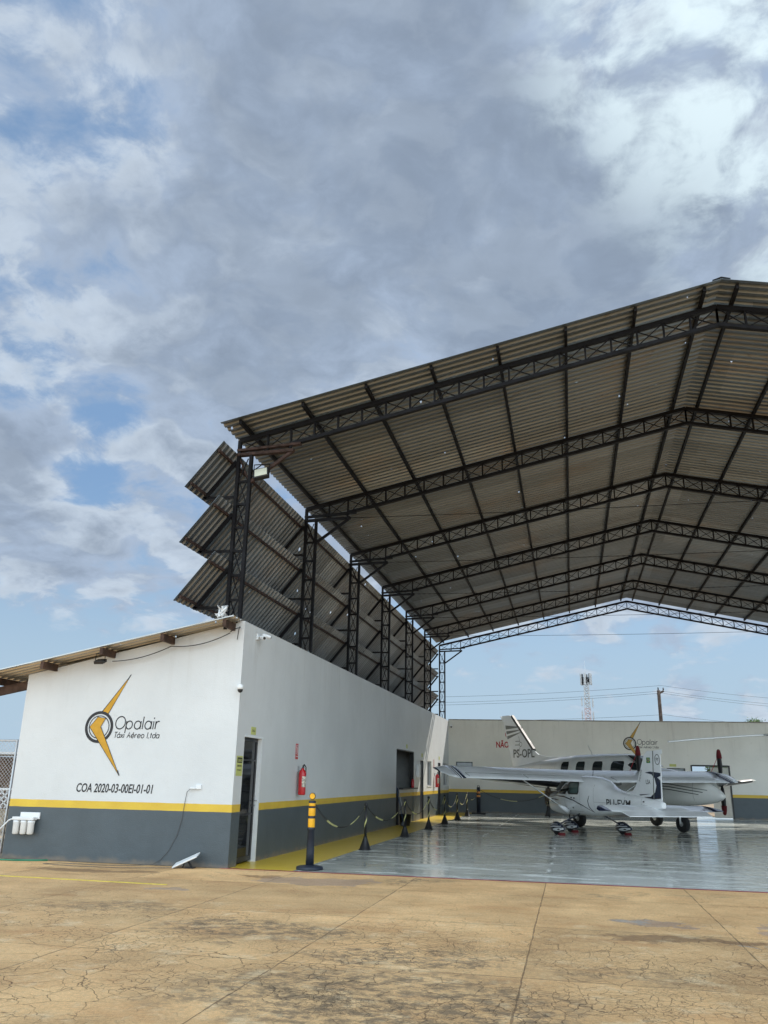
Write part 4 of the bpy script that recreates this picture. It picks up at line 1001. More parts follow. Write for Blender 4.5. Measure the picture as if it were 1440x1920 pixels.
# windscreen, side windows, doors
for sd_ in (-1, 1):
    A.decal(quad_patch(.45, 1.02, 1.20, 1.50, 12, .05, -.38), sd_, .004).build('windscreen_side', M_GLASS, la)
    f = A.decal(quad_patch(-.34, .36, 1.20, 1.60, 14, .09), sd_, .004).build('side_window', M_BLACK, la)
    A.decal(quad_patch(-.29, .24, 1.24, 1.56, 12, .07), sd_, .007).build('pane', M_GLASSG, f)
    m = MB()
    for pl in ([(-.38, 1.18), (-.38, .70), (.45, .70), (.60, 1.1)],):
        pass
    dd = band([(-.38, 1.60), (-.38, .70), (.50, .70), (.62, 1.15)], (.006, .006)); A.decal(dd, sd_, .003).build('door_seam', M_GRYST, la)
    for pts, wd_ in (([(1.9, 1.08), (1.3, 1.14), (.6, 1.12), (0, 1.02), (-.5, .88), (-.95, .70)], .035), ([(2.0, .98), (1.5, 1.03), (1.0, 1.00)], .03), ([(1.8, 1.2), (1.2, 1.22), (.4, 1.2)], .02), ([(-.92, .72), (-.80, .86), (-.78, 1.02), (-.86, 1.18)], .03)):
        A.decal(band(pts, wd_), sd_, .004).build('navy_swoosh', M_NAVY, la)
    t = text_mb('PU-EVM', .34, 0, 1, .004, .0, 'LEFT'); xs_ = [v[0] for v in t.v]; w0 = max(xs_)-min(xs_)
    x0_, x1_ = (-1.62, -2.72) if sd_ < 0 else (-2.72, -1.62)
    t.v = [(x0_+(v[0]-min(xs_))/w0*(x1_-x0_), .90+v[1]*.86, 0) for v in t.v]
    A.decal(t, sd_, .005).build('registration_lettering', M_INK, la)
    for yy, zz in ((.12, 1.10), (-.05, 1.09), (.1, .80), (-3.3, 1.08)):
        A.decal(quad_patch(yy-.04, yy+.04, zz-.022, zz+.022, 4, .01), sd_, .004).build('fuselage_decal', M_INK, la)
m = MB(); L = []
for z_, y_, hw_ in ((1.30, 1.42, .42), (1.42, 1.22, .44), (1.55, 1.02, .44), (1.68, .84, .42), (1.76, .70, .38)):
    L.append([(hw_*math.sin(a), y_+.07*math.cos(a)*1.2-.02, z_) for a in [rad(-85+170*k/12) for k in range(13)]])
m.loft(L, 0, True, False, False); m.build('windscreen', mat('silvered_windscreen_shade', (.40, .41, .40), .25, .3, .25, 12), la)
for sd_ in (-1, 1):
    for pts in ([(1.26, 1.28), (1.26, .62)], [(-1.05, 1.62), (-1.05, .66)], [(-2.45, 1.24), (-2.45, .78)], [(-1.05, 1.0), (-2.45, 1.0)], [(-3.2, 1.16), (-3.2, .86)]):
        A.decal(band(pts, (.006, .006)), sd_, .003).build('panel_seam', M_GRYST, la)
# open nose: engine block and propeller
m = MB(); m.box(-.26, .26, 2.28, 2.52, .92, 1.26); m.lathe([(.10, 0), (.10, .16), (.04, .22)], (0, 2.5, 1.14), (0, 1, 0), 16)
for sx_ in (-.22, .22):
    m.lathe([(.09, 0), (.09, .14)], (sx_, 2.32, 1.20), (0, 0, 1), 12); m.tube([(sx_, 2.4, 1.0), (sx_*1.2, 2.45, .86), (sx_*.7, 2.2, .70)], .035, 8)
m.build('engine', mat('engine_metal', (.18, .14, .11), .5, .6, .6, 14), la)
m = MB()
for sg in (1, -1):
    m.loft([[(w_*math.cos(a)*1, 2.72+.018*math.sin(a)+w_*.25*math.cos(a), 1.14+sg*r_) for a in [2*math.pi*k/10 for k in range(10)]] for r_, w_ in ((.05, .03), (.2, .055), (.45, .07), (.65, .055), (.76, .02))])
m.lathe([(.09, 0), (.085, .05), (.05, .12), (.005, .16)], (0, 2.66, 1.14), (0, 1, 0), 18); m.build('propeller', M_BLACK, la)
# wing
INC = rad(13.5); ZL = 1.90
def wing_sec(x, c=1.38, th=.13, y0=.78, dz=0., dy=0.): return airfoil(c, th, y0-dy, ZL+.012*abs(x)+dz, INC, x)
m = MB(); m.loft([wing_sec(x) for x in (-4.62, -3, -1.5, 0, 1.5, 3, 4.62, 5.2)]); wgn = m.build('wing', M_AIR, la)
m = MB()   # shallow dark seams of flap and aileron along the trailing part
for a, b_ in ((-4.3, -2.4), (-2.35, -.75), (.75, 2.35), (2.4, 4.3)):
    zz = ZL-.98*math.sin(INC)+.072; yy = .78-.98*math.cos(INC)
    m.bar((a, yy, zz+.012*abs(a)), (b_, yy, zz+.012*abs(b_)), .010, .008); m.bar((a, yy, zz+.012*abs(a)), (a, yy-.36, zz-.105+.012*abs(a)), .010, .008)
m.build('control_seam', M_GRYST, wgn)
for sd_, xe in ((-1, -4.62), (1, 5.2)):
    m = MB()
    m.loft([wing_sec(xe), wing_sec(xe+sd_*.12, 1.34, .12, .76, .0), wing_sec(xe+sd_*.26, 1.1, .10, .68, -.015), wing_sec(xe+sd_*.42, .55, .08, .62, -.03, .05), wing_sec(xe+sd_*.48, .2, .06, .60, -.04, .1)])
    tp = m.build('wing_tip', M_AIR, wgn)
    m = MB(); m.loft([wing_sec(xe+sd_*.40, .62, .085, .625, -.028, .04), wing_sec(xe+sd_*.425, .56, .09, .625, -.030, .05), wing_sec(xe+sd_*.49, .2, .07, .61, -.04, .1)]); m.build('tip_edge', M_NAVY, tp)
    for k, (u0, wd_) in enumerate(((.10, .10), (.24, .035))):
        m = MB(); a = wing_sec(xe+sd_*(u0-.30)); b2 = wing_sec(xe+sd_*(u0-.30+wd_))
        m.loft([[(p[0], p[1]+(.004 if i < 3 else 0), p[2]+(.006 if i < 10 else -.006)) for i, p in enumerate(q)] for q in (a, b2)]); m.build('tip_stripe', M_NAVY, tp)
for sd_ in (-1, 1):
    m = MB(); a = Vector((sd_*2.45, .30, 1.80)); b_ = Vector((sd_*.50, .42, .66)); d = (b_-a)
    m.loft([[a+d*t_+Vector((0, .055*math.cos(q), 0))+Vector((0, 0, .020*math.sin(q))) for q in [2*math.pi*k/12 for k in range(12)]] for t_ in (0, .5, 1)]); m.build('wing_strut', M_AIR, la)
    m = MB(); m.lathe([(.09, 0), (.07, .16), (.03, .40)], b_-d.normalized()*.02, -d.normalized(), 14); m.build('strut_fairing', M_AIR, la)
m = MB(); m.bar((0, -.35, 1.78), (0, -.42, 2.02), .01); m.build('roof_aerial', M_INK, la)
# gear with fairings
def gear(x, y, top, fname='wheel_fairing'):
    m = MB(); a = Vector(top); b_ = Vector((x, y, .27)); d = b_-a
    m.loft([[a+d*t_+Vector((.0, .05*(1-.3*t_)*math.cos(q), .022*math.sin(q))) for q in [2*math.pi*k/10 for k in range(10)]] for t_ in (0, .5, 1)]); m.build('gear_leg', M_NAVY, la)
    m = MB(); L = []
    for t_, hw_, zb_, zt_ in ((.36, .02, .16, .22), (.30, .075, .09, .31), (.15, .11, .06, .385), (-.05, .115, .07, .395), (-.25, .085, .10, .34), (-.42, .045, .13, .27), (-.52, .012, .16, .22)):
        L.append([(p[0]+x, p[1], p[2]) for p in sup(hw_, zb_, zt_, 2.3, y+t_, 16)])
    m.loft(L); f_ = m.build(fname, M_NAVY, la)
    B_ = Body([(y-.52, .012, .16, .22), (y-.42, .045, .13, .27), (y-.25, .085, .10, .34), (y-.05, .115, .07, .395), (y+.15, .11, .06, .385), (y+.30, .075, .09, .31), (y+.36, .02, .16, .22)], 2.3)
    for sd_ in (-1, 1):
        for pts, wd_ in (([(y-.48, .20), (y-.2, .17), (y+.05, .15)], .09), ([(y-.36, .265), (y, .25), (y+.27, .21)], .028), ([(y-.20, .32), (y+.10, .31), (y+.26, .26)], .020)):
            q = band(pts, wd_); B_.decal(q, sd_, .004); q.v = [(v[0]+x, v[1], v[2]) for v in q.v]; q.build('fairing_stripe', M_AIR, f_)
    wheel(la, x, y+.02, .16, .11)
gear(-1.17, 0, (-.38, -.05, .62)); gear(1.17, 0, (.38, -.05, .62)); gear(0, 1.27, (0, 1.30, .62))
for (x_, y_, lb) in ((-1.17, -.30, 'red wheel chock behind the left main wheel of the small aeroplane'), (1.17, -.30, 'red wheel chock behind the right main wheel of the small aeroplane'), (.0, .98, 'red wheel chock behind the nose wheel of the small aeroplane')):
    wp_ = Matrix.Translation((6.6, 13.55, 0)) @ Matrix.Rotation(ang1, 4, 'Z') @ Vector((x_, y_, .002))
    m = MB(); m.prism([(-.10, -.07, 0), (-.10, .07, 0), (-.10, .03, .075), (-.10, -.03, .075)], (.20, 0, 0)); o = m.build('wheel_chock', M_MAROON, None, .004)
    o.location = wp_; o.rotation_euler = (0, 0, ang1); tag(o, lb, 'wheel chock', 'red wheel chocks')
# fin and rudder
def plate_yz(pts, th, name, mt, parent, x=0, bev=.012):
    m = MB(); m.prism([(x-th/2, p[0], p[1]) for p in pts], (th, 0, 0)); return m.build(name, mt, parent, bev)
fin = plate_yz([(-1.75, 1.38), (-2.25, 1.32), (-2.60, 1.36), (-2.80, 1.52), (-2.95, 1.76), (-3.30, 2.36), (-3.45, 2.46), (-3.74, 2.46), (-3.60, 1.02)], .07, 'fin', M_AIR, la)
def fhalf(y): return .035 if y > -3.64 else max(.004, .035-(.031*(-3.64-y)/.50))
m = MB(); RP = [(-3.755, 2.46), (-4.14, 2.49), (-4.14, 2.38), (-4.06, 2.36), (-3.98, 1.10), (-3.64, 1.02)]; n_ = len(RP)
m.add([(-fhalf(p[0])+.002, p[0], p[1]) for p in RP]+[(fhalf(p[0])-.002, p[0], p[1]) for p in RP], [tuple(range(n_)), tuple(reversed(range(n_, 2*n_)))]+[(i, i+n_, (i+1) % n_+n_, (i+1) % n_) for i in range(n_)])
rud = m.build('rudder', M_AIR, fin)
def fin_skin(name, pts, mt, parent, sd_, eps=.003):
    for lo in (False, True):           # split where the rudder starts to taper
        cut = -3.64; out = []
        for i in range(len(pts)):
            a, b_ = pts[i-1], pts[i]; ia = (a[0] < cut) == lo; ib = (b_[0] < cut) == lo
            if ia != ib: t_ = (cut-a[0])/(b_[0]-a[0]); out.append((cut, a[1]+(b_[1]-a[1])*t_))
            if ib: out.append(b_)
        if len(out) > 2:
            m = MB(); m.prism([(sd_*(fhalf(p[0])+eps), p[0], p[1]) for p in out], (sd_*.001, 0, 0)); m.build(name, mt, parent)
for sd_ in (-1, 1):
    xx = sd_*.037
    cres = [(-3.55, 1.90), (-4.02, 1.86), (-4.01, 1.78), (-3.86, 1.74), (-3.99, 1.66), (-3.97, 1.34), (-3.96, 1.18), (-3.5, 1.14), (-3.1, 1.20), (-3.5, 1.22), (-3.72, 1.34), (-3.80, 1.52), (-3.74, 1.72), (-3.62, 1.82), (-3.3, 1.87)]
    fin_skin('navy_crescent', cres, M_NAVY, fin, sd_)
    fin_skin('hinge_line', [(-3.735, 2.46), (-3.775, 2.46), (-3.655, 1.02), (-3.615, 1.02)], M_GRYST, fin, sd_, .0045)
    m = MB(); m.prism([(xx, p[0], p[1]) for p in ((-2.95, 1.27), (-3.55, 1.30), (-3.0, 1.24))], (sd_*.002, 0, 0)); m.build('fin_line', M_NAVY, fin)
    m = MB(); m.box(min(xx, xx+sd_*.002), max(xx, xx+sd_*.002), -3.60, -3.42, 2.13, 2.28); fl_ = m.build('green_flag', mat('flag_green', (.02, .22, .10), .5), fin)
    m = MB(); m.prism([(xx+sd_*.003, p[0], p[1]) for p in ((-3.59, 2.205), (-3.51, 2.27), (-3.43, 2.205), (-3.51, 2.14))], (sd_*.001, 0, 0)); m.build('flag_diamond', mat('flag_yellow', (.6, .55, .08), .5), fl_)
    m = MB(); m.lathe([(.032, 0), (.032, .001)], (xx+sd_*.0045, -3.51, 2.205), (sd_, 0, 0), 16); m.build('flag_disc', mat('flag_blue', (.02, .04, .3), .5), fl_)
    m = MB(); stroke(m, circ(-3.92, 2.22, .135, n=28, sx=.75)[:-1], .018, 0, .002, True); m.v = [(sd_*(fhalf(v[0])+.002)+sd_*v[1], v[0], v[2]) for v in m.v]; m.build('emblem_ring', M_INK, rud)
    for tx, yy, zz, sz, par in (('LSA', -3.42, 1.56, .17, fin), ('FY', -3.92, 2.17, .14, rud)):
        t = text_mb(tx, sz, 0, .8, .002, .0005, 'CENTER'); k_ = 1 if sd_ > 0 else -1
        t.v = [(sd_*(fhalf(yy+k_*v[0])+.004), yy+k_*v[0], zz+v[1]) for v in t.v]; t.build('fin_lettering', M_INK, par)
    t = text_mb('PARADISE', .10, 0, .8, .001, .0005, 'CENTER'); t.xf(Matrix.Rotation(rad(68), 4, 'Z')); k_ = 1 if sd_ > 0 else -1
    if sd_ > 0: t.xf(Matrix.Rotation(rad(44), 4, 'Z'))
    t.v = [(xx+sd_*.002, -3.10+k_*v[0], 1.78+v[1]) for v in t.v]; t.build('fin_lettering', M_GRYST, fin)
# tailplane
m = MB(); m.loft([airfoil(.62+.25*(1-abs(x)/1.9), .10, -3.42+.18*(1-abs(x)/1.9), .98, rad(12), x) for x in (-1.62, -.8, 0, .8, 1.62)]); tpl = m.build('tailplane', M_AIR, la)
m = MB()
m.prism([(-1.35, -4.02, .83), (1.35, -4.02, .83), (1.30, -4.36, .72), (-1.30, -4.36, .72)], (0, 0, .022)); m.build('elevator', M_AIR, tpl, .005)
for sd_ in (-1, 1):
    m = MB(); m.loft([airfoil(.62, .10, -3.42, .98, rad(12), sd_*1.625), airfoil(.46, .09, -3.55, .965, rad(14), sd_*1.78), airfoil(.14, .06, -3.84, .90, rad(20), sd_*1.98)]); m.build('tailplane_tip', M_NAVY, tpl)

# ------------------------------------------------------------------ twin turboprop
a2 = rad(40); F2 = Vector((math.sin(a2), -math.cos(a2), 0)); O2 = Vector((9.76, 16.49, 0))-F2*3.6
rz2 = math.atan2(-F2.x, F2.y)
ka = thing('twin_engine_aeroplane', 'larger cream white twin turboprop with grey stripes parked behind the small aeroplane', 'aeroplane', (O2.x, O2.y, .001), rz2)
K = Body([(5.50, .02, 1.18, 1.24), (5.40, .09, 1.11, 1.33), (5.05, .24, .99, 1.54), (4.4, .40, .90, 1.82), (3.4, .56, .86, 2.04), (2.55, .68, .88, 2.14), (2.1, .70, .88, 2.24), (1.55, .71, .88, 2.56), (.8, .72, .88, 2.62), (-.8, .72, .90, 2.62), (-2.0, .70, .98, 2.58), (-3.0, .56, 1.18, 2.50), (-4.2, .36, 1.50, 2.38), (-5.4, .18, 1.82, 2.22), (-6.4, .06, 2.02, 2.14)], 2.5)
K.mb(90).build('fuselage', M_AIRC, ka)
for sd_ in (-1, 1):
    for y0, y1 in ((-1.90, -1.44), (-.98, -.48), (-.02, .52), (.98, 1.62)):
        f = K.decal(quad_patch(y0-.03, y1+.03, 1.86, 2.37, 12, .11), sd_, .004).build('cabin_window', M_AIRC, ka); K.decal(quad_patch(y0, y1, 1.89, 2.34, 12, .10), sd_, .008).build('pane', M_GLASS, f)
    for k, (za, zb_) in enumerate(((1.60, 1.42), (1.51, 1.35), (1.42, 1.28))):
        K.decal(band([(.5, za+.14), (2.0, za+.07), (3.6, za-.03), (5.0-k*.15, zb_-.03)], (.035+.02*(k == 0), .022)), sd_, .004).build('nose_stripe', M_INK if k else M_GRYST, ka)
    for y0_ in (-3.6,):
        K.decal(band([(-5.6, 2.04), (-4.6, 1.98), (-3.4, 1.78), (-2.2, 1.42)], (.03, .12)), sd_, .004).build('tail_stripe', M_NAVY, ka)
    K.decal(quad_patch(1.92, 2.36, 2.03, 2.28, 10, .08, -.16), sd_, .006).build('cockpit_side_window', M_GLASS, ka)
m = MB(); L = []
for z_, y_, hw_ in ((2.16, 2.50, .50), (2.26, 2.28, .54), (2.38, 2.05, .54), (2.48, 1.84, .50), (2.55, 1.68, .44)):
    L.append([(hw_*math.sin(a), y_+.10*math.cos(a)-.06, z_) for a in [rad(-80+160*k/12) for k in range(13)]])
m.loft(L, 0, True, False, False); m.build('windscreen', M_GLASS, ka)
m = MB(); m.loft([airfoil(c_, .13, y_, z_, rad(2), x) for x, c_, y_, z_ in ((-6.9, 1.15, 1.15, 1.74), (-4.5, 1.55, 1.45, 1.54), (-2.2, 2.0, 1.80, 1.34), (0, 2.2, 1.95, 1.20), (2.2, 2.0, 1.80, 1.34), (4.5, 1.55, 1.45, 1.54), (6.9, 1.15, 1.15, 1.74))]); kw = m.build('wing', M_AIRC, ka)
for sd_ in (-1, 1):
    m = MB(); L = []
    for x, c_, y_, z_ in ((2.6, 1.9, 1.75, 1.375), (4.5, 1.55, 1.45, 1.54), (6.7, 1.18, 1.18, 1.725)):
        p = airfoil(c_, .13, y_, z_, rad(2), x*sd_); q = [(v[0], v[1]+.008, v[2]) for v in p]
        # nose wrap: first points of the upper and the lower surface
        L.append([(v[0], v[1]+.006, v[2]+(.006 if i < 4 else -.006)) for i, v in enumerate([q[3], q[2], q[1], q[0], q[-1], q[-2], q[-3]])])
    m.loft(L, 0, True, False, False); m.build('deice_boot', M_BOOT, kw)
    m = MB(); m.loft([airfoil(1.15, .13, 1.15, 1.74, rad(2), sd_*6.9), airfoil(.9, .12, 1.02, 1.755, rad(2), sd_*7.1), airfoil(.3, .1, .6, 1.765, rad(2), sd_*7.3)]); m.build('wing_tip', M_AIRC, kw)
    xn = sd_*1.95
    NB = Body([(3.62, .17, 1.50, 1.84), (3.4, .24, 1.38, 1.90), (2.9, .31, 1.22, 1.95), (2.0, .36, 1.10, 1.92), (1.0, .36, 1.08, 1.80), (0, .30, 1.10, 1.68), (-1.0, .14, 1.22, 1.50), (-1.3, .04, 1.32, 1.40)], 2.4)
    q = NB.mb(40); q.v = [(v[0]+xn, v[1], v[2]) for v in q.v]; nc = q.build('engine_nacelle', M_AIRC, ka)
    m = MB(); m.box(xn-.13, xn+.13, 3.50, 3.60, 1.26, 1.40); m.build('air_intake', M_BLACK, nc, .03)
    for s2 in (-1, 1):
        m = MB(); m.tube([(xn+s2*.25, 3.1, 1.58), (xn+s2*.38, 3.0, 1.58), (xn+s2*.46, 2.8, 1.60)], [.09, .09, .10], 12); m.build('exhaust_stack', M_CHROME, nc)
    m = MB(); m.lathe([(.17, 0), (.17, .08), (.12, .26), (.05, .38), (.004, .42)], (xn, 3.62, 1.67), (0, 1, 0), 20); spn = m.build('spinner', M_CHROME, nc)
    for k in range(4):
        a = k*math.pi/2; R_ = Matrix.Translation((xn, 3.72, 1.67)) @ Matrix.Rotation(a, 4, 'Y')
        m = MB(); L = []
        for r_, w_ in ((.12, .05), (.3, .09), (.6, .115), (.9, .10), (1.06, .05)):
            L.append([(w_*math.cos(q_)*.45, w_*math.sin(q_)*.9+.0, r_) for q_ in [2*math.pi*j/10 for j in range(10)]])
        m.loft(L).xf(R_); bl_ = m.build('propeller_blade', M_BLACK, spn)
        if k % 2 == 0:
            m = MB(); L = []
            for r_, w_ in ((.80, .125), (.95, .11), (1.08, .075), (1.12, .03)): L.append([(w_*math.cos(q_)*.5, w_*math.sin(q_)*.95, r_) for q_ in [2*math.pi*j/10 for j in range(10)]])
            m.loft(L).xf(R_); m.build('blade_cover', M_MAROON, bl_)
    m = MB(); m.bar((xn, 3.72, 2.62), (xn, 3.25, 1.92), .018, .01); m.build('cover_strap', M_SIGNR, nc)
for sd_ in (-1, 1):
    for pts in ([(3.35, 1.98), (3.35, .95)], [(2.55, 2.08), (2.55, .95)], [(-2.35, 2.48), (-2.35, 1.1)], [(-3.5, 2.40), (-3.5, 1.40)], [(4.5, 1.72), (4.5, .98)], [(4.5, 1.62), (3.35, 1.80)], [(-2.3, 1.72), (2.5, 1.72)]):
        K.decal(band(pts, (.008, .008)), sd_, .003).build('panel_seam', M_GRYST, ka)
for x0, x1 in ((-6.4, -4.2), (-4.1, -2.5), (-1.4, -.8), (.8, 1.4), (2.5, 4.1), (4.2, 6.4)):
    m = MB()
    za = lambda x: 1.20+.078*abs(x)+.055; ya = lambda x: .20+.02*abs(x)
    m.bar((x0, ya(x0), za(x0)), (x1, ya(x1), za(x1)), .012, .01); m.build('flap_seam', M_GRYST, kw)
# fin, rudder, tailplane
kf = plate_yz([(-2.3, 2.56), (-3.4, 2.56), (-4.15, 2.66), (-4.50, 2.86), (-4.75, 3.12), (-6.00, 4.36), (-6.20, 4.42), (-6.75, 4.42), (-5.60, 2.05)], .10, 'fin', M_AIR, ka)
kr = plate_yz([(-6.30, 3.90), (-6.50, 3.90), (-6.70, 4.30), (-6.90, 4.42), (-6.66, 4.10), (-5.98, 2.10), (-5.58, 2.05)], .075, 'rudder', M_AIR, kf)
m = MB()
P_ = [(-4.50, 2.88), (-4.75, 3.14), (-6.00, 4.38)]
for i in range(2): m.bar((0, P_[i][0], P_[i][1]), (0, P_[i+1][0], P_[i+1][1]), .125, .11)
m.build('deice_boot', M_BOOT, kf)
for sd_ in (-1, 1):
    xx = sd_*.052; k_ = 1 if sd_ > 0 else -1
    for (z0, z1, z2) in ((3.80, 3.98, 3.86), (3.58, 3.72, 3.74), (3.36, 3.50, 3.64)):
        m = MB(); m.prism([(xx, -6.48+.25*(3.9-z0), z0), (xx, -6.50+.25*(3.9-z0), z1), (xx, -5.28-.1*(z2-3.64), z2+.012), (xx, -5.28-.1*(z2-3.64), z2)], (sd_*.002, 0, 0)); m.build('fin_stripe', M_GRYST, kf)
    t = text_mb('PS-OPL', .50, 0, 1, .008, .0005, 'CENTER'); w0 = max(v[0] for v in t.v)*2
    t.v = [(xx+sd_*.002, -5.17+k_*v[0]*1.55/w0, 2.56+v[1]) for v in t.v]; t.build('registration_lettering', M_GRYST, kf)
    for yy, zz, ln in ((-5.75, 3.24, .34), (-5.78, 3.08, .30)):
        m = MB(); m.box(min(xx, xx+sd_*.0015), max(xx, xx+sd_*.0015), yy, yy+ln, zz, zz+.03); m.build('fin_marking', M_GRYST, kf)
    m = MB(); stroke(m, circ(-5.36, 3.12, .09, n=20)[:-1], .02, 0, .002, True); stroke(m, [(-5.5, 3.46), (-5.40, 3.2), (-5.50, 3.12), (-5.40, 3.02), (-5.52, 2.80)], .02, 0, .002); m.v = [(xx+sd_*v[1], v[0], v[2]) for v in m.v]; m.build('fin_emblem', M_GRYST, kf)
m = MB(); m.loft([airfoil(c_, .10, y_, 1.98-.015*abs(x)*4, 0, x) for x, c_, y_ in ((-3.0, .7, -5.15), (-1.5, .95, -4.85), (0, 1.25, -4.55), (1.5, .95, -4.85), (3.0, .7, -5.15))]); ks = m.build('tailplane', M_AIRC, ka)
for sd_ in (-1, 1):
    m = MB(); L = []
    for x, c_, y_ in ((.35, 1.18, -4.62), (1.5, .95, -4.85), (2.95, .7, -5.15)):
        q = airfoil(c_, .10, y_, 1.98-.015*abs(x)*4, 0, x*sd_)
        L.append([(v[0], v[1]+.008, v[2]+(.006 if i < 5 else -.006)) for i, v in enumerate([q[5], q[3], q[2], q[1], q[0], q[-1], q[-2], q[-3]])])
    m.loft(L, 0, True, False, False); m.build('deice_boot', M_BOOT, ks)
m = MB(); m.bar((.0, -.75, 2.60), (0, -.98, 2.98), .012, .05); m.build('roof_aerial', M_AIRC, ka)
# gear
for x_ in (-2.3, 1.55):
    for dx_ in (0,):
        w_ = wheel(ka, x_, .1, .29, .20, 'main_wheel')
    m = MB(); m.tube([(x_+.16, .1, .29), (x_+.16, .1, .62), (x_+.05, .15, 1.25)], .045, 10); m.bar((x_+.1, .15, .9), (x_+.1, -.5, 1.2), .04); m.build('gear_leg', M_WHT, ka)
    m = MB(); m.box(x_-.22, x_-.20, -.15, .45, .62, 1.15); m.build('gear_door', M_AIRC, ka)
wheel(ka, 0, 3.6, .27, .17, 'nose_wheel')
m = MB(); m.tube([(0, 3.5, .98), (0, 3.58, .60), (.12, 3.6, .55), (.12, 3.6, .27)], .032, 8); m.tube([(0, 3.58, .60), (-.12, 3.6, .55), (-.12, 3.6, .27)], .032, 8); m.build('nose_gear_leg', M_WHT, ka)

# ------------------------------------------------------------------ helicopter standing to the right (its rotor blade reaches into view)
he = thing('helicopter', 'helicopter at the right with one long drooping white rotor blade in view', 'helicopter', (14.0, 10.2, .001), 0)
HBd = Body([(-1.6, .10, .75, 1.1), (-1.3, .45, .55, 1.5), (-.6, .62, .48, 1.85), (.3, .62, .48, 1.9), (1.0, .45, .7, 1.75), (1.6, .2, 1.1, 1.6), (5.4, .07, 1.45, 1.6)], 2.4)
HBd.mb(50).build('fuselage', M_AIR, he)
for sd_ in (-1, 1): HBd.decal(quad_patch(-1.1, .2, 1.15, 1.65, 12, .12), sd_, .005).build('cabin_window', M_GLASS, he)
m = MB(); m.tube([(0, .2, 1.8), (0, .2, 2.98)], [.16, .06], 14); m.lathe([(.12, 2.9), (.14, 2.96), (.05, 3.04)], (0, .2, 0)); m.build('rotor_mast', M_AIR, he)
for k, aa in enumerate((rad(186), rad(6))):
    m = MB(); L = []
    for i in range(13):
        r_ = .15+5.1*i/12; z_ = 2.99-.30*(i/12)**1.8; c_ = .045 if i == 0 else .10
        L.append([(r_*math.cos(aa)-c_*math.cos(q_)*math.sin(aa), .2+r_*math.sin(aa)+c_*math.cos(q_)*math.cos(aa), z_+.026*math.sin(q_)) for q_ in [2*math.pi*j/10 for j in range(10)]])
    m.loft(L[:7]).build('rotor_blade', M_GRYST, he) if False else m.loft(L).build('rotor_blade', M_AIR, he)
    m = MB(); m.loft([[(p[0], p[1], p[2]+(.004 if j < 5 else -.004)) for j, p in enumerate(q_)] for q_ in L[:7]]); m.build('blade_root_cuff', M_GRYST, he)
for sd_ in (-1, 1):
    m = MB(); m.tube([(sd_*.95, -1.5, .18), (sd_*.95, -1.2, .04), (sd_*.95, 1.4, .04)], .035, 8)
    for yy in (-.7, .7): m.tube([(sd_*.95, yy, .04), (sd_*.6, yy, .35), (0, yy, .52)], .03, 8)
    m.build('skid', M_WHT, he)
m = MB(); m.prism([(0, 5.2, 1.5), (0, 5.7, 2.1), (0, 5.95, 2.1), (0, 5.6, 1.4), (0, 5.8, .9), (0, 5.55, .95)], (.04, 0, 0)); m.build('tail_fin', M_AIR, he, .01)

# ------------------------------------------------------------------ beyond the rear wall
tw = thing('cell_tower', 'slender white and red lattice cell tower with panel antennas beyond the rear wall', 'tower', (9.62, 143.5, -.02))
ZT = 19.8
m = MB(); m2 = MB(); z_ = 0; hw = lambda z: .75-.36*z/ZT
while z_ < ZT:
    z2 = min(ZT, z_+.9); mm = m if (z_ > 13.8) else m2
    c0 = [Vector((sx*hw(z_), sy*hw(z_), z_)) for sx, sy in ((-1, -1), (1, -1), (1, 1), (-1, 1))]; c1 = [Vector((sx*hw(z2), sy*hw(z2), z2)) for sx, sy in ((-1, -1), (1, -1), (1, 1), (-1, 1))]
    for i in range(4):
        mm.bar(c0[i], c1[i], .16); mm.bar(c0[i], c1[(i+1) % 4], .09); mm.bar(c0[(i+1) % 4], c1[i], .09); mm.bar(c1[i], c1[(i+1) % 4], .09)
    z_ = z2
m.build('lattice_upper', M_TWHT, tw); m2.build('lattice_lower', M_TREDR, tw)
m = MB(); m.bar((0, 0, ZT), (-.1, 0, ZT+3.3), .05); m.build('whip_antenna', M_ALU, tw)
m = MB()
for k in range(6):
    a = k*math.pi/3+.3; c_ = (math.cos(a)*.9, math.sin(a)*.9); m.bar((0, 0, ZT-.7), (c_[0], c_[1], ZT-.7), .07); m.bar((0, 0, ZT+.2), (c_[0], c_[1], ZT+.2), .07); m.bar((c_[0]*.8, c_[1]*.8, ZT-1.1), (c_[0]*.8, c_[1]*.8, ZT+.9), .10)
    m.box(c_[0]*.6-.14, c_[0]*.6+.14, c_[1]*.6-.14, c_[1]*.6+.14, ZT-.7, ZT)
m.build('antenna_mount', M_STEEL, tw)
for k in range(6):
    a = k*math.pi/3+.3; q = MB(); q.box(-.16, .16, -.09, .09, -1.15, .95); q.xf(Matrix.Translation((math.cos(a)*1.0, math.sin(a)*1.0, ZT)) @ Matrix.Rotation(a+math.pi/2, 4, 'Z')).build('panel_antenna', M_TWHT, tw, .03)
for k, (a, z0) in enumerate(((3.3, ZT-4.2), (.1, ZT-4.4), (3.0, ZT-6.6), (.2, ZT-6.8), (2.8, ZT-8.9), (0., ZT-9.2), (3.2, ZT-11.4), (0.1, ZT-11.2))):
    q = MB(); q.box(-.14, .14, -.14, .14, -.7, .7); q.bar((0, 0, -1.0), (0, 0, 1.0), .07); q.xf(Matrix.Translation((math.cos(a)*1.0, math.sin(a)*1.0, z0))).build('radio_box', M_TWHT, tw, .02)
up_ = thing('utility_pole', 'brown timber utility pole rising behind the rear wall', 'utility pole', (12.70, 49.4, 0))
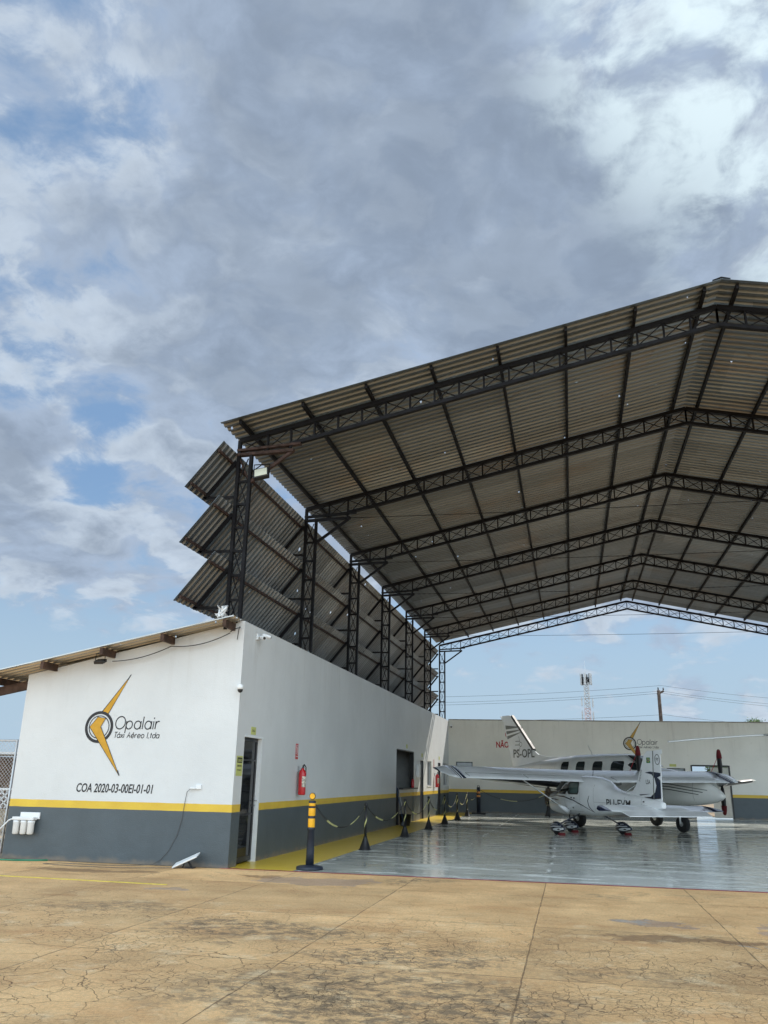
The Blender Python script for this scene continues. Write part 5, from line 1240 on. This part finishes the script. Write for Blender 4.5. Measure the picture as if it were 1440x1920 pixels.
m = MB(); m.tube([(0, 0, -.02), (0, 0, 8.1)], [.17, .12], 14); m.build('pole_shaft', M_POLE, up_)
m = MB(); m.bar((-.12, 0, 7.8), (.36, 0, 8.05), .12, .14); m.build('crossarm', M_POLE, up_)
for p in ((-.02, 8.12), (.34, 8.1)):
    m = MB(); m.lathe([(.03, 0), (.06, .05), (.035, .1), (.055, .15), (.02, .2)], (p[0], 0, p[1]), n=12); m.build('insulator', M_BLACK, up_)
PX, PY = 12.70, 49.4
for k, (z0, zl, zr2, lb) in enumerate(((8.45, 7.15, 7.45, 'top wire running past the utility pole above the rear wall'), (8.05, 6.75, 7.0, 'middle wire carried by the utility pole'), (7.9, 6.55, 6.8, 'lower of the three close wires on the utility pole'), (6.35, 5.6, 5.6, 'lowest slack wire on the utility pole just above the wall'))):
    m = MB(); m.tube(catenary((PX-22, PY-5, zl), (PX+.2, PY, z0), .25, 24)[:-1]+catenary((PX+.2, PY, z0), (PX+16, PY+4, zr2), .25, 16), .009, 5)
    tag(m.build('power_line', M_STEEL), lb, 'wire', 'overhead wires')

def tree(name, loc, hgt, cr, seed, label):
    random.seed(seed); t = thing(name, label, 'tree', loc)
    m = MB(); m.tube([(0, 0, 0), (.1, 0, hgt*.3), (0, .1, hgt*.6), (.1, 0, hgt*.85)], [.22, .17, .12, .05], 10)
    tips = []
    for k in range(14):
        a = random.uniform(0, 6.28); z0 = hgt*random.uniform(.4, .75); L_ = cr*random.uniform(.5, .95); e = Vector((math.cos(a)*L_, math.sin(a)*L_, z0+hgt*random.uniform(.12, .28)))
        m.tube([(0.03, .03, z0), e*.5+Vector((0, 0, z0*.5+.1)), e], [.07, .045, .02], 6); tips.append(e)
    m.build('trunk', M_BARK, t)
    m = MB()
    cl = tips+[Vector((random.gauss(0, cr*.4), random.gauss(0, cr*.4), hgt*random.uniform(.7, 1.0))) for _ in range(22)]
    for c_ in cl:
        rr = cr*random.uniform(.18, .34)
        for j in range(170):
            p = c_+Vector((random.gauss(0, rr*.55), random.gauss(0, rr*.55), random.gauss(0, rr*.45))); s_ = random.uniform(.05, .11)
            u_ = Vector((random.gauss(0, 1), random.gauss(0, 1), random.gauss(0, .6))).normalized(); v_ = u_.orthogonal().normalized()
            m.add([p-u_*s_, p+v_*s_*.5, p+u_*s_, p-v_*s_*.5], [(0, 1, 2, 3)])
    m.build('crown', M_LEAF, t)
tree('leafy_tree', (19.3, 51.5, 0), 5.9, 1.25, 5, 'round green treetop showing above the rear wall at the right')
tree('leafy_tree', (14.7, 34.5, 0), 3.3, 1.4, 9, 'green tree beyond the rear gate opening')
